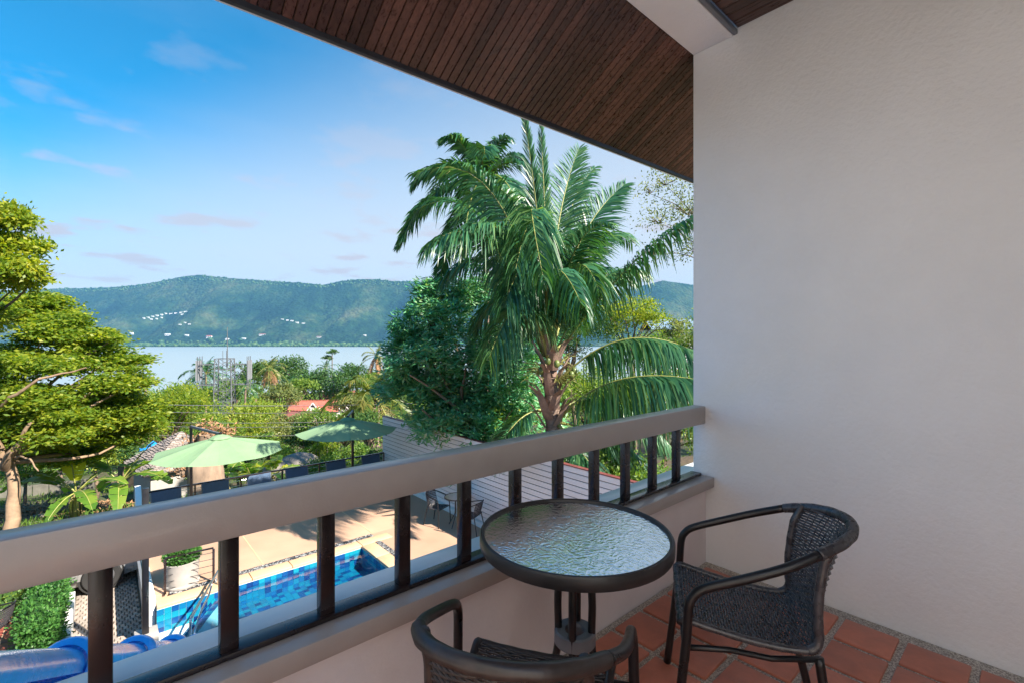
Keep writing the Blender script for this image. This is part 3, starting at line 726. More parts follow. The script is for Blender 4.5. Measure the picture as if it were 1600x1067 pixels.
# sloping eave: boards run from the beam down to the fascia
SL = R_(30)
def eave_y(x): return 2.185 - (x - 0.41) * 0.0275
t = thing('eave_soffit', 'dark stained board soffit under the sloping eave', 'soffit', (0, 1.459, 3.158))
zoff = lambda y: 3.158 - (y - 1.459) * math.tan(SL)
pw = 0.0462
for k in range(134):
    x = -1.78 + k * pw
    if x > 4.35: break
    xa, xb = x + 0.0022, x + pw - 0.0022
    y1a = eave_y((xa + xb) / 2) - 0.018; y0 = 1.4605; dz = random.uniform(0, 0.0018)
    b = MB(); th = 0.014; ch = 0.0025
    vs = []
    for y in (y0, y1a):
        z = zoff(y) + dz
        vs += [(xa, y, z + ch), (xa + ch, y, z), (xb - ch, y, z), (xb, y, z + ch), (xb, y, z + th), (xa, y, z + th)]
    b.add(vs, [(0, 1, 7, 6), (1, 2, 8, 7), (2, 3, 9, 8), (3, 4, 10, 9), (4, 5, 11, 10), (5, 0, 6, 11), (5, 4, 3, 2, 1, 0), (6, 7, 8, 9, 10, 11)])
    b.build('plank', M['soffit'], t)
b = MB(); y0 = 1.4605
b.add([(-1.8, y0, zoff(y0) + .017), (4.4, y0, zoff(y0) + .017), (4.4, eave_y(4.4) + .02, zoff(eave_y(4.4) + .02) + .017), (-1.8, eave_y(-1.8) + .02, zoff(eave_y(-1.8) + .02) + .017),
       (-1.8, y0, zoff(y0) + .12), (4.4, y0, zoff(y0) + .12), (4.4, eave_y(4.4) + .02, zoff(eave_y(4.4)) + .12), (-1.8, eave_y(-1.8) + .02, zoff(eave_y(-1.8)) + .12)],
      [(0, 1, 2, 3), (7, 6, 5, 4), (0, 4, 5, 1), (1, 5, 6, 2), (2, 6, 7, 3), (3, 7, 4, 0)])
b.build('roof_deck', M['soffit_dark'], t)
b = MB(); b.bar((-1.8, eave_y(-1.8) - .006, zoff(eave_y(-1.8)) + .03), (4.4, eave_y(4.4) - .006, zoff(eave_y(4.4)) + .03), 0.022, 0.085); b.build('fascia', M['fascia'], t)
b = MB(); b.bar((-1.8, eave_y(-1.8) + .016, zoff(eave_y(-1.8)) + .03), (4.4, eave_y(4.4) + .016, zoff(eave_y(4.4)) + .03), 0.016, 0.075); b.build('drip_edge', M['trim_white'], t)

t = thing('side_wall', 'added white wall at the left end of the balcony, out of view, bouncing sunlight in', 'wall', (-1.0, -1.6, 0))
b = MB(); b.box((-1.16, -5.0, -3.8), (-1.0, 1.459, 3.9), 0.006); b.build('wall_body', M['plaster'], t, smooth='auto')  # unseen wall, added to bounce sunlight onto the right-hand wall
t = thing('added_back_wall', 'added white wall with a dark glass door behind the balcony, out of view, blocking sun and sky', 'wall', (0, -1.75, 0))
b = MB(); b.box((.25, -1.95, 0), (0.3, -1.752, 5.0)); b.box((2.3, -1.95, 0), (XW - .002, -1.752, 5.0)); b.box((.3, -1.95, 2.15), (2.3, -1.752, 5.0)); b.build('wall_body', M['plaster'], t)  # unseen wall, added to shade the balcony, open at left for the sun
b = MB()
for x in (.3, 1.27, 2.24): b.box((x, -1.86, 0), (x + .06, -1.80, 2.15))
b.box((.36, -1.86, 2.09), (1.27, -1.80, 2.148)); b.box((1.33, -1.86, 2.09), (2.24, -1.80, 2.148)); b.build('door_frame', M['dark_steel'], t)
b = MB(); b.box((.36, -1.84, .02), (1.27, -1.83, 2.09)); b.box((1.33, -1.84, .02), (2.24, -1.83, 2.09)); b.build('pane', M['car_glass'], t)
t = thing('inner_ceiling', 'dark board ceiling over the balcony behind the beam', 'ceiling', (0, 0, 3.19))
cw = 0.075
cm = MB().box((-cw / 2 + .003, -1.45, 0), (cw / 2 - .003, 1.45, 0.014), 0.002).mesh('plank', M['soffit'])
for k in range(33):
    x = XW - 0.004 - cw / 2 - k * cw
    link('plank', cm, t, (x, -0.272, random.uniform(0, 0.002)))
b = MB(); b.box((XW - 33 * cw - 0.01, -1.75, 3.208), (XW - 0.002, 1.179, 3.26)); b.build('ceiling_backing', M['soffit_dark'], t)

# ------------------------------------------------------------------ woven armchairs
def catmull(P, n):
    P = np.array(P, float); out = []
    Q = np.vstack([2 * P[0] - P[1], P, 2 * P[-1] - P[-2]])
    for i in range(len(P) - 1):
        p0, p1, p2, p3 = Q[i:i + 4]
        for k in range(n):
            t = k / n
            out.append(0.5 * (2 * p1 + (p2 - p0) * t + (2 * p0 - 5 * p1 + 4 * p2 - p3) * t ** 2 + (-p0 + 3 * p1 - 3 * p2 + p3) * t ** 3))
    out.append(P[-1]); return np.array(out)

def ringed(path, r, step=0.0042):
    """a path resampled finely with a radius that ripples: cane wound round a tube"""
    P = np.array(path, float); s = np.concatenate([[0], np.cumsum(np.linalg.norm(np.diff(P, axis=0), axis=1))])
    m = int(s[-1] / step * 2) + 1
    u = np.linspace(0, s[-1], m)
    Q = np.stack([np.interp(u, s, P[:, k]) for k in range(3)], 1)
    rad = r + np.where(np.arange(m) % 2 == 0, 0.0, -0.0011) + 0.0005 * np.sin(u * 90)
    return Q, rad

def make_chair(label, rat, group, fine=True, wrapcol=None):
    t = thing('woven_armchair', label, 'chair', group=group)
    r = 0.0145
    def side(s):
        return catmull([(0.298, .266 * s, 0.0), (0.272, .263 * s, 0.22), (0.250, .258 * s, 0.42), (0.243, .255 * s, 0.52), (0.228, .252 * s, 0.560), (0.192, .250 * s, 0.588),
                        (0.09, .247 * s, 0.628), (-0.03, .235 * s, 0.675), (-0.125, .205 * s, 0.715)], 6)
    back = catmull([(-0.125, .205, 0.715), (-0.19, .165, 0.737), (-0.245, .095, 0.752), (-0.268, 0.0, 0.758), (-0.245, -.095, 0.752), (-0.19, -.165, 0.737), (-0.125, -.205, 0.715)], 8)
    for s, nm in ((1, 'arm'), (-1, 'arm')):
        b = MB(); b.tube(side(s), r, 12); b.build('armrest_and_front_leg', M['black_metal'], t, smooth=True, local=True)
    b = MB(); Q, rad = ringed(back, r + .003); b.tube(Q, rad, 10); b.build('wrapped_back_rail', wrapcol or rat, t, smooth=True, local=True)
    for s in (1, -1):
        b = MB(); b.tube(catmull([(-0.135, .165 * s, 0.385), (-0.155, .175 * s, 0.25), (-0.215, .190 * s, 0.0)], 6), r * .95, 12); b.build('rear_leg', M['black_metal'], t, smooth=True, local=True)
        b = MB(); b.tube([(0.252, .252 * s, 0.396), (0.12, .205 * s, 0.384), (0.0, .188 * s, 0.370), (-0.135, .165 * s, 0.380)], r * .62, 8); b.build('side_stretcher', M['black_metal'], t, smooth=True, local=True)
    b = MB(); b.tube([(0.252, .256, 0.398), (0.252, -.256, 0.398)], r * .8, 8); b.build('front_stretcher', M['black_metal'], t, smooth=True, local=True)
    # seat profile runs front lip -> seat -> back top
    prof = catmull([(0.272, 0, .425), (0.245, 0, .437), (0.18, 0, .424), (0.06, 0, .402), (-0.05, 0, .393), (-0.115, 0, .402), (-0.152, 0, .45), (-0.178, 0, .55), (-0.218, 0, .66), (-0.256, 0, .744)], 12)
    s = np.concatenate([[0], np.cumsum(np.linalg.norm(np.diff(prof, axis=0), axis=1))])
    def surf(u, v):
        """u metres along the profile, v -1..1 across"""
        x = np.interp(u, s, prof[:, 0]); z = np.interp(u, s, prof[:, 2])
        k = np.clip((u - 0.36) / 0.12, 0, 1)                     # on the backrest
        hw = np.interp(u, [0, 0.36, 0.46, s[-1]], [0.198, 0.178, 0.172, 0.168])
        wrap = k * 0.078 * np.clip((u - .36) / .34, 0, 1)
        return np.stack([x + wrap * v * v, hw * v, z + (1 - k) * 0.012 * v * v], -1)
    step = 0.0098 if fine else 0.03
    nu = int((s[-1] - 0.012) / step); nv = 17 if fine else 7
    b = MB()
    vv = np.linspace(-1, 1, nv * 2 + 1)
    for i in range(nu):
        u = 0.018 + i * step
        ph = 1 if i % 2 else -1
        P = surf(np.full_like(vv, u), vv)
        nrm = np.array([-0.35, 0, 0.94]) if u < 0.36 else np.array([0.97, 0, 0.2])
        P = P + (np.where(np.arange(len(vv)) % 2 == 0, 0, 1) * np.where((np.arange(len(vv)) // 2) % 2 == 0, 1, -1) * ph)[:, None] * nrm * 0.0030
        b.tube(P, 0.0044 if fine else 0.011, 5, cap=False)
    b.build('woven_strands', rat, t, smooth=True, local=True, kind='stuff')
    b = MB()
    uu = np.linspace(0.0, s[-1], 60)
    for j in range(nv):
        v = vv[2 * j + 1]
        b.tube(surf(uu, np.full_like(uu, v)), 0.0022 if fine else 0.008, 4, cap=False)
    b.build('warp_strands', rat, t, smooth=True, local=True, kind='stuff')
    # wound edges
    for sg in (1, -1):
        u1 = np.linspace(0.01, 0.40, 40); e = surf(u1, np.full_like(u1, sg)); Q, rad = ringed(e, 0.0125, 0.006); b = MB(); b.tube(Q, rad, 9); b.build('seat_edge', rat, t, smooth=True, local=True)
        u1 = np.linspace(0.385, s[-1], 30); e = surf(u1, np.full_like(u1, sg)); Q, rad = ringed(e, 0.0145, 0.006); b = MB(); b.tube(Q, rad, 9); b.build('backrest_edge', rat, t, smooth=True, local=True)
    e = surf(np.full(30, 0.008), np.linspace(-1, 1, 30)); Q, rad = ringed(e, 0.0125, 0.006); b = MB(); b.tube(Q, rad, 9); b.build('seat_front_edge', rat, t, smooth=True, local=True)
    return t
CH = 'woven armchairs at the balcony table'
c1 = make_chair('black woven armchair beside the white wall, facing the railing', M['rattan'], CH)
c1.location = (1.714, 0.650, 0); c1.rotation_euler = (0, 0, 2.115)
c2 = copy_tree(c1); c2['label'] = 'brown black woven armchair seen from behind, cut by the frame below the table'
c2.location = (0.745, 0.814, 0); c2.rotation_euler = (0, 0, 0.593)
for c in kids(c2):
    if c.name.split('.')[0] in ('wrapped_back_rail', 'woven_strands', 'warp_strands', 'seat_edge', 'seat_front_edge', 'backrest_edge'):
        c.material_slots[0].link = 'OBJECT'; c.material_slots[0].material = M['rattan_brown']

# ------------------------------------------------------------------ round table
TX, TY, TZ = 1.150, 1.000, 0.735
t = thing('bistro_table', 'round bistro table with hammered glass top and charcoal rim', 'table', (TX, TY, 0))
b = MB(); n = 72; g = MB()
g.lathe([(0.0005, 0.0), (0.10, 0.0), (0.20, 0.0), (0.293, 0.0)], (0, 0, TZ - 0.004), n); g.lathe([(0.293, -0.005), (0.15, -0.005), (0.0005, -0.005)], (0, 0, TZ - 0.004), n)
g.lathe([(0.293, 0.0), (0.293, -0.005)][::-1], (0, 0, TZ - 0.004), n)
g.build('glass_top', M['glass'], t, local=True)
b.lathe([(0.2925, -0.004), (0.2945, 0.0035), (0.299, 0.006), (0.305, 0.005), (0.3085, -0.001), (0.3085, -0.030), (0.306, -0.035), (0.300, -0.037), (0.2955, -0.034), (0.2945, -0.012), (0.2925, -0.0105), (0.2925, -0.004)], (0, 0, TZ), n)
b.build('rim', M['table_rim'], t, smooth='auto', local=True)
for k in range(4):
    a = R_(33) + k * math.pi / 2; c, s_ = math.cos(a), math.sin(a)
    b = MB(); rr = 0.056
    b.tube(catmull([(rr * c * 3.6, rr * s_ * 3.6, TZ - 0.022), (rr * c * 1.9, rr * s_ * 1.9, TZ - 0.030), (rr * c, rr * s_, TZ - 0.09), (rr * c, rr * s_, 0.50), (rr * c, rr * s_, 0.36), (rr * c * 1.5, rr * s_ * 1.5, 0.27), (rr * c * 3.0, rr * s_ * 3.0, 0.12), (rr * c * 4.4, rr * s_ * 4.4, 0.012)], 6), 0.0125, 12)
    leg = b.build('leg', M['black_metal'], t, smooth=True, local=True)
    b = MB(); b.lathe([(0.0005, 0.0), (0.016, 0.0), (0.017, 0.012), (0.013, 0.022)], (rr * c * 4.4, rr * s_ * 4.4, 0.0), 10); b.build('foot_cap', M['black_metal'], leg, smooth='auto', local=True)
for z, nm in ((0.408, 'ring_plate'),):
    b = MB(); b.lathe([(0.030, 0.0), (0.033, 0.010), (0.060, 0.012), (0.066, 0.008), (0.067, -0.028), (0.064, -0.032), (0.034, -0.032), (0.030, -0.026), (0.030, 0.0)], (0, 0, z), 40)
    b.build('ring_plate', M['grey_plate'], t, smooth='auto', local=True)
for k in range(2):
    a = R_(33) + k * math.pi / 2
    b = MB(); b.bar((0.285 * math.cos(a), 0.285 * math.sin(a), TZ - .025), (-0.285 * math.cos(a), -0.285 * math.sin(a), TZ - .025 + .002 * k), 0.022, 0.012)
    b.build('under_brace', M['black_metal'], t, local=True)
# ------------------------------------------------------------------ pool terrace
DZ = -3.0
PX0, PX1, PY0, PY1 = 0.65, 4.13, 5.9, 9.56
t = tag(link('pool_terrace', MB().box((0.66, 10.02, -4.6), (6.84, 13.82, DZ), 0.01).mesh('pool_terrace', M['deck'], 'auto')), 'sand coloured pool terrace', kind='structure')
b = MB(); b.box((4.56, 1.62, -4.6), (6.84, 10.018, DZ)); b.build('terrace_side', M['deck'], t)
b = MB(); b.box((0.66, 1.62, -4.6), (4.558, 5.58, DZ)); b.build('terrace_near', M['deck'], t)
# control joints in the slab, pale thin strips of filler set 2 mm proud
b = MB()
for x in (2.35, 4.60): b.box((x - .012, 10.02, DZ), (x + .012, 13.8, DZ + .003))
b.box((0.68, 11.9, DZ), (2.33, 11.924, DZ + .003)); b.box((2.375, 11.9, DZ), (4.575, 11.924, DZ + .003)); b.box((4.625, 11.9, DZ), (6.8, 11.924, DZ + .003))
b.build('control_joint', M['coping'], t)
b = MB(); b.box((0.86, 9.862, DZ - .15), (4.558, 10.018, DZ + .006)); b.box((4.432, 5.6, DZ - .15), (4.558, 9.86, DZ + .006)); b.build('pebble_strip', M['black_pebble'], t)
# coping slabs
cs = MB().box((-.345, -.148, -.05), (.345, .148, 0), .012).mesh('coping_slab', M['coping'], 'auto')
for k in range(6): link('coping_slab', cs, t, (1.005 + .70 * k - .0, 9.711, DZ + .012))
for k in range(6):
    o = link('coping_slab', cs, t, (4.281, 9.205 - .70 * k, DZ + .012)); o.rotation_euler = (0, 0, math.pi / 2)
b = MB(); b.box((0.66, 9.57, -4.6), (4.43, 9.858, DZ - .04)); b.box((4.14, 5.6, -4.6), (4.43, 9.568, DZ - .04)); b.box((0.66, 5.582, -4.6), (4.138, 5.89, DZ)); b.build('pool_wall_core', M['concrete'], t)

pool = thing('swimming_pool', 'small blue mosaic swimming pool with steel handrail', 'pool', (2.4, 7.7, DZ))
FZ = -3.42
b = MB(); b.box((0.655, PY0, FZ - .04), (PX1 + .004, PY1 + .004, FZ - .006)); b.build('pool_floor_grout', M['grout_white'], pool)
b = MB(); b.box((0.66, PY1 + .002, -4.1), (PX1 + .006, PY1 + .008, DZ - .04)); b.box((PX1 + .002, PY0, -4.1), (PX1 + .008, PY1, DZ - .04)); b.build('wall_grout', M['grout_white'], pool)
TS = 0.1005
wm = MB().box((-.0485, -.003, -.0485), (.0485, .003, .0485), .001).mesh('tile', M['pool_tile'])
fm = MB().box((-.0485, -.0485, -.003), (.0485, .0485, .003)).mesh('tile', M['pool_tile'])
wx, wy = (0.65, 7.98), (1.59, 9.56)                      # weir line
def right_of_weir(x, y, m=0.0):
    return (x - wx[0]) * (wy[1] - wx[1]) - (y - wx[1]) * (wy[0] - wx[0]) > m
cand = []
mass = MB()
for i in range(35):
    for j in range(9):
        x = 0.705 + TS * i; z = DZ - .045 - TS * (j + .5)
        if z < FZ and x > 1.7: continue
        cand.append(('w', x, PY1 - .002, z))
for i in range(36):
    for j in range(4):
        cand.append(('s', PX1 - .002, PY1 - .06 - TS * i, DZ - .045 - TS * (j + .5)))
for i in range(35):
    for j in range(36):
        x, y = 0.705 + TS * i, PY1 - .06 - TS * j
        if right_of_weir(x, y, 0.09): cand.append(('f', x, y, FZ))
dist = [(-(1 if c[0] == 'w' else .7 if c[2] > 6.6 else .1) / (FWD[0] * c[1] + FWD[1] * c[2]) + (0 if c[2] > 6.3 else 1) - (0.2 if c[0] == 'w' else 0), c) for c in cand]
dist.sort(key=lambda q: q[0])
for n, (_, c) in enumerate(dist):
    if n < 298:
        o = link('tile', wm if c[0] in 'ws' else fm, pool, (c[1] - 2.4, c[2] - 7.7, c[3] - DZ))
        if c[0] == 's': o.rotation_euler = (0, 0, math.pi / 2)
    elif c[0] == 'w': mass.box((c[1] - .0485, c[2] - .003, c[3] - .0485), (c[1] + .0485, c[2] + .003, c[3] + .0485))
    elif c[0] == 's': mass.box((c[1] - .003, c[2] - .0485, c[3] - .0485), (c[1] + .003, c[2] + .0485, c[3] + .0485))
    else: mass.box((c[1] - .0485, c[2] - .0485, c[3] - .003), (c[1] + .0485, c[2] + .0485, c[3] + .003))
mass.build('tile_field', M['pool_tile_mass'], pool, kind='stuff')
# weir: slanted tiled edge between the pool and the lower catch basin
A = np.array([wx[0], wx[1]]); B = np.array([wy[0], wy[1]]); dv = (B - A) / np.linalg.norm(B - A); nv = np.array([-dv[1], dv[0]])
b = MB(); L = np.linalg.norm(B - A)
c0, c1_ = A + dv * .02, B - dv * .02
def P3(p, off, z): return (p[0] + nv[0] * off, p[1] + nv[1] * off, z)
b.add([P3(c0, -.07, -4.05), P3(c1_, -.07, -4.05), P3(c0, -.07, -3.125), P3(c1_, -.07, -3.125), P3(c0, .05, -3.13), P3(c1_, .05, -3.13), P3(c0, .16, -4.05), P3(c1_, .16, -4.05)],
      [(0, 1, 3, 2), (2, 3, 5, 4), (4, 5, 7, 6), (1, 7, 5, 3), (0, 2, 4, 6)])
b.build('weir_core', M['grout_white'], pool)
b = MB()
for i in range(int(L / TS)):
    p = A + dv * (TS * (i + .5) + .03); q0 = p - dv * .048; q1 = p + dv * .048
    b.add([P3(q0, -.066, -3.121), P3(q1, -.066, -3.121), P3(q1, .046, -3.126), P3(q0, .046, -3.126)], [(0, 1, 2, 3)])
    for j in range(8):
        za, zb = -3.135 - j * .1, -3.135 - j * .1 - .096
        o0, o1 = .053 + .11 * (3.13 + -za - 3.13 - 3.13 + 3.13) * 0 + .0545 + (-za - 3.13) * .12, .0545 + (-zb - 3.13) * .12
        b.add([P3(q0, o1, zb), P3(q1, o1, zb), P3(q1, o0 * 1.0, za), P3(q0, o0 * 1.0, za)], [(0, 3, 2, 1)])
b.build('weir_tile', M['pool_tile_mass'], pool, kind='stuff')
b = MB(); b.add([(0.66, 8.0, -4.02), (1.57, 9.552, -4.02), (0.66, 9.552, -4.02)], [(0, 1, 2)]); b.build('basin_floor', M['pool_tile_mass'], pool)
b = MB(); b.box((0.655, 7.7, -4.3), (0.70, 9.55, -3.78)); b.build('basin_wall', M['white_paint'], pool)
# water
b = MB(); b.add([(PX1 - .006, PY0, -3.115), (PX1 - .006, PY1 - .006, -3.115), (wy[0] - .02, PY1 - .006, -3.115), (wx[0] + .01, wx[1], -3.115), (0.66, PY0, -3.115)], [(0, 1, 2, 3, 4)])
b.build('water', M['pool_water'], pool)
b = MB(); b.lathe([(0.0005, 0.012), (0.055, 0.012), (0.07, 0.006), (0.07, 0)], (2.45, 7.72, FZ + .003), 20); b.build('drain_cover', M['white_paint'], pool)
b = MB(); r = .019
p1, p2 = np.array([0.97, 8.30]), np.array([1.52, 9.66])
def hp(f, z): q = p1 + (p2 - p1) * f; return (q[0], q[1], z)
b.tube(catmull([hp(0, -3.4), hp(0, -2.86), hp(.005, -2.77), hp(.05, -2.745), hp(.5, -2.74), hp(1, -2.74), hp(1.04, -2.77), hp(1.05, -2.98)], 6), r, 10)
b.tube(catmull([hp(.04, -3.35), hp(.10, -3.1), hp(.3, -2.93), hp(.62, -2.88), hp(.75, -2.80), hp(.76, -2.745)], 6), r * .8, 10)
b.build('handrail', M['chrome'], pool, smooth=True)

# left edge kerb, pillar and post
t = thing('terrace_kerb', 'white upstand along the left edge of the pool terrace', 'kerb', (0.62, 11.5, DZ))
b = MB(); b.box((0.56, 9.70, -4.3), (0.655, 13.8, DZ + .10), .01); b.build('kerb_body', M['white_paint'], t, smooth='auto')
b = MB(); b.box((0.50, 9.72, DZ - .02), (0.557, 13.79, DZ + .05), .004); b.build('gutter', M['grey_plate'], t)
t = thing('gate_pillar', 'white capped pillar with dark steel post beside the driveway', 'pillar', (0.50, 9.15, -3.8))
b = MB(); b.box((0.37, 8.98, -4.2), (0.63, 9.26, -3.25), .006); b.build('pillar_body', M['white_paint'], t, smooth='auto')
b = MB(); b.box((0.355, 8.965, -3.248), (0.645, 9.275, -3.13), .008); b.build('pillar_cap', M['concrete'], t, smooth='auto')
b = MB(); b.box((0.445, 9.06, -3.129), (0.53, 9.145, -0.9), .004); b.build('steel_post', M['black_metal'], t, smooth='auto')

def wire_railing(name, label, A, B, z0, h, posts, nw, top=0.045, grp=None):
    A, B = np.array(A, float), np.array(B, float)
    t = thing(name, label, 'railing', (*((A + B) / 2), z0), group=grp)
    b = MB(); b.bar((*A, z0 + h), (*B, z0 + h), top, top * .8); b.build('handrail', M['dark_steel'], t)
    for k in range(posts):
        p = A + (B - A) * (k / (posts - 1)); b = MB(); b.bar((*p, z0), (*p, z0 + h - .02), .035); b.build('post', M['dark_steel'], t)
    for k in range(nw):
        z = z0 + h * (k + .7) / (nw + .4)
        b = MB(); b.tube([(*A, z), (*B, z)], .0055, 6); b.build('wire', M['chrome' if nw > 5 else 'black_metal'], t)
    return t
wire_railing('terrace_railing', 'dark steel wire railing along the far edge of the pool terrace', (0.70, 13.72), (6.66, 13.72), DZ, .85, 7, 6, .05)
wire_railing('basin_railing', 'short wire railing in front of the potted bush', (0.80, 9.98), (1.50, 9.90), DZ, .62, 2, 5, .03)
t = thing('white_newel', 'white slanted newel at the left end of the terrace railing', 'post', (0.60, 13.75, DZ))
b = MB(); b.add([(0.55, 13.2, DZ + .1), (0.66, 13.2, DZ + .1), (0.66, 13.9, DZ + .1), (0.55, 13.9, DZ + .1), (0.55, 13.2, DZ + .62), (0.66, 13.2, DZ + .62), (0.66, 13.9, DZ + 1.0), (0.55, 13.9, DZ + 1.0)],
                [(3, 2, 1, 0), (4, 5, 6, 7), (0, 1, 5, 4), (1, 2, 6, 5), (2, 3, 7, 6), (3, 0, 4, 7)]); b.build('newel_body', M['white_paint'], t)

# board fence on the right
t = thing('board_fence', 'tall fence of pale horizontal boards with a red cap beside the terrace', 'fence', (6.72, 8.5, DZ))
fl = MB().box((-.012, -5.0, -.0505), (.012, 5.0, .0505), .003).mesh('slat', M['slat'])
for k in range(16): link('slat', fl, t, (0, 0.4, .175 + .116 * k))
b = MB(); b.box((6.738, 3.9, DZ + .1), (6.750, 13.9, DZ + 1.96)); b.build('backing', M['slat_back'], t)
for k in range(6):
    y = 4.0 + 1.96 * k; b = MB(); b.box((6.752, y - .03, DZ - .3), (6.81, y + .03, DZ + 1.972)); b.build('post', M['black_metal'], t)
b = MB(); b.box((6.69, 3.9, DZ + 1.975), (6.80, 13.9, DZ + 1.992), .004); b.build('cap_rail', M['red_cap'], t)
b = MB(); b.box((6.62, 3.9, DZ), (6.80, 13.9, DZ + .11), .006); b.build('plinth', M['white_paint'], t)

# deck chairs along the far railing
def sling_chair():
    t = thing('sling_chair', 'x', 'chair', group='navy sling chairs along the far railing')
    for s in (-1, 1):
        b = MB(); b.tube([(s * .28, .30, .02), (s * .28, .26, .40), (s * .28, -.18, .44), (s * .28, -.34, .90)], .014, 8); b.build('side_frame', M['grey_metal'], t, local=True)
        b = MB(); b.tube([(s * .28, -.20, .44), (s * .28, -.30, .02)], .014, 8); b.build('rear_leg', M['grey_metal'], t, local=True)
        b = MB(); b.tube([(s * .295, .25, .40), (s * .295, .24, .62), (s * .295, -.22, .63)], .013, 8); b.build('armrest', M['grey_metal'], t, local=True)
    b = MB(); b.obox((0, .04, .425), (.265, 0, 0), (0, .22, -.015), (0, .0006, .006)); b.build('seat', M['navy_sling'], t, local=True)
    b = MB(); b.obox((0, -.262, .665), (.285, 0, 0), (0, -.075, .235), (0, .009, .003)); b.build('backrest', M['navy_sling'], t, local=True)
    return t
sc_lab = ['navy sling chair at the left end of the row, next to the white newel', 'navy sling chair second from the left, right of the first parasol pole', 'navy sling chair third from the left along the far railing',
          'navy sling chair in front of the banana plants, left of the second parasol', 'navy sling chair touching the pole of the second parasol', 'navy sling chair at the right end of the row against the board fence']
proto = None
for i, (px_, py_) in enumerate(((265, 775), (343.5, 763), (413.5, 749), (473, 739), (536.5, 728), (587.5, 717))):
    dd = 3.36 * 727 / (py_ - 7 - 533.5); p = at(px_, 0, dd)
    o = sling_chair() if i == 0 else copy_tree(proto)
    if i == 0: proto = o
    o['label'] = sc_lab[i]
    o.location = (float(p[0]), 13.12 + .02 * (i % 2) - .0, DZ); o.rotation_euler = (0, 0, math.pi + (.06, -.04, .03, -.05, .05, -.03)[i])

# cantilever parasols
def parasol(pole, cen, rot, label):
    t = thing('cantilever_parasol', label, 'parasol', (pole[0], pole[1], DZ), group='pale green cantilever parasols')
    pole = np.array(pole); cen = np.array(cen); topz = -0.66; rimz, pkz = -1.08, -0.76; r = 1.31
    b = MB(); b.box((pole[0] - .35, pole[1] - .35, DZ), (pole[0] + .35, pole[1] + .2, DZ + .06), .01); b.build('base_plate', M['concrete'], t)
    b = MB(); b.bar((*pole, DZ + .06), (*pole, topz), .058); b.build('pole', M['black_metal'], t)
    b = MB(); b.box((pole[0] - .045, pole[1] - .045, topz - .55), (pole[0] + .045, pole[1] + .045, topz - .40)); b.build('crank_collar', M['black_metal'], t)
    b = MB(); b.bar((*pole, topz - .02), (*cen, pkz + .06), .042, .05); b.build('arm', M['grey_metal'], t)
    # canopy: eight sagging panels
    b = MB(); ns = 6
    for k in range(8):
        a0, a1 = rot + k * math.pi / 4, rot + (k + 1) * math.pi / 4
        rows = []
        for i in range(ns + 1):
            f = .10 + .90 * i / ns; row = []
            for j in range(5):
                q = j / 4; x = (math.cos(a0) * (1 - q) + math.cos(a1) * q) * r * f; y = (math.sin(a0) * (1 - q) + math.sin(a1) * q) * r * f
                z = pkz + (rimz - pkz) * (f ** 1.12) - .045 * math.sin(math.pi * q) * f
                row.append((cen[0] + x, cen[1] + y, z))
            rows.append(row)
        n0 = [p for row in rows for p in row]
        b.add(n0, [(i * 5 + j, i * 5 + j + 1, (i + 1) * 5 + j + 1, (i + 1) * 5 + j) for i in range(ns) for j in range(4)])
    cpy = b.build('canopy', M['canvas'], t, smooth=False)
    b = MB(); 
    b.lathe([(0.02, pkz + .06), (.17, pkz + .012), (.22, pkz - .03)], (cen[0], cen[1], 0), 8); b.build('vent_cap', M['canvas'], t)
    b = MB(); b.lathe([(0.0005, .1), (.035, .09), (.04, 0), (.02, -.25), (.0005, -.26)], (cen[0], cen[1], pkz), 12); b.build('hub', M['black_metal'], t)
    for k in range(8):
        a = rot + k * math.pi / 4
        b = MB(); b.bar((cen[0] + .03 * math.cos(a), cen[1] + .03 * math.sin(a), pkz - .03), (cen[0] + r * math.cos(a), cen[1] + r * math.sin(a), rimz - .014), .012, .016); b.build('rib', M['black_metal'], t)
p1_, p2_ = at(298.5, 0, 11.15), at(551, 0, 13.65)
c1p, c2p = at(344, 0, 10.35), at(543, 0, 12.7)
parasol(p1_[:2], c1p[:2], 0.20, 'pale green cantilever parasol in front of the shingle hut')
parasol(p2_[:2], c2p[:2], 0.45, 'pale green cantilever parasol beside the board fence end')

# bistro set by the fence
def bistro_chair(label, loc, rz, grp):
    t = thing('bistro_chair', label, 'chair', group=grp)
    for s in (1, -1):
        b = MB(); b.tube(catmull([(.24, .24 * s, 0), (.22, .23 * s, .42), (.20, .225 * s, .60), (.12, .22 * s, .645), (-.1, .20 * s, .70), (-.22, .11 * s, .75), (-.245, 0, .755)], 5), .012, 8); b.build('armrest_and_front_leg', M['black_metal'], t, smooth=True, local=True)
        b = MB(); b.tube([(-.14, .17 * s, .42), (-.23, .20 * s, 0)], .012, 8); b.build('rear_leg', M['black_metal'], t, local=True)
    b = MB()
    prof = catmull([(.22, 0, .43), (.08, 0, .41), (-.08, 0, .40), (-.15, 0, .45), (-.2, 0, .6), (-.235, 0, .75)], 8)
    for j in range(15):
        v = -1 + j / 7; b.tube([(p[0] + (.05 * v * v if p[2] > .46 else 0), .18 * v, p[2]) for p in prof], .008, 4, cap=False)
    for i in range(0, len(prof), 2):
        p = prof[i]; b.tube([(p[0] + (.05 * v * v if p[2] > .46 else 0), .18 * v, p[2]) for v in np.linspace(-1, 1, 9)], .009, 4, cap=False)
    b.build('woven_seat', M['rattan'], t, smooth=True, local=True, kind='stuff')
    b = MB(); b.tube([(.21, .23, .40), (.21, -.23, .40)], .011, 8); b.build('front_stretcher', M['black_metal'], t, local=True)
    t.location = loc; t.rotation_euler = (0, 0, rz); return t
pA = at(682, 817, 11.15); pB = at(737, 829, 10.55)
GB = 'black chairs at the small terrace table'
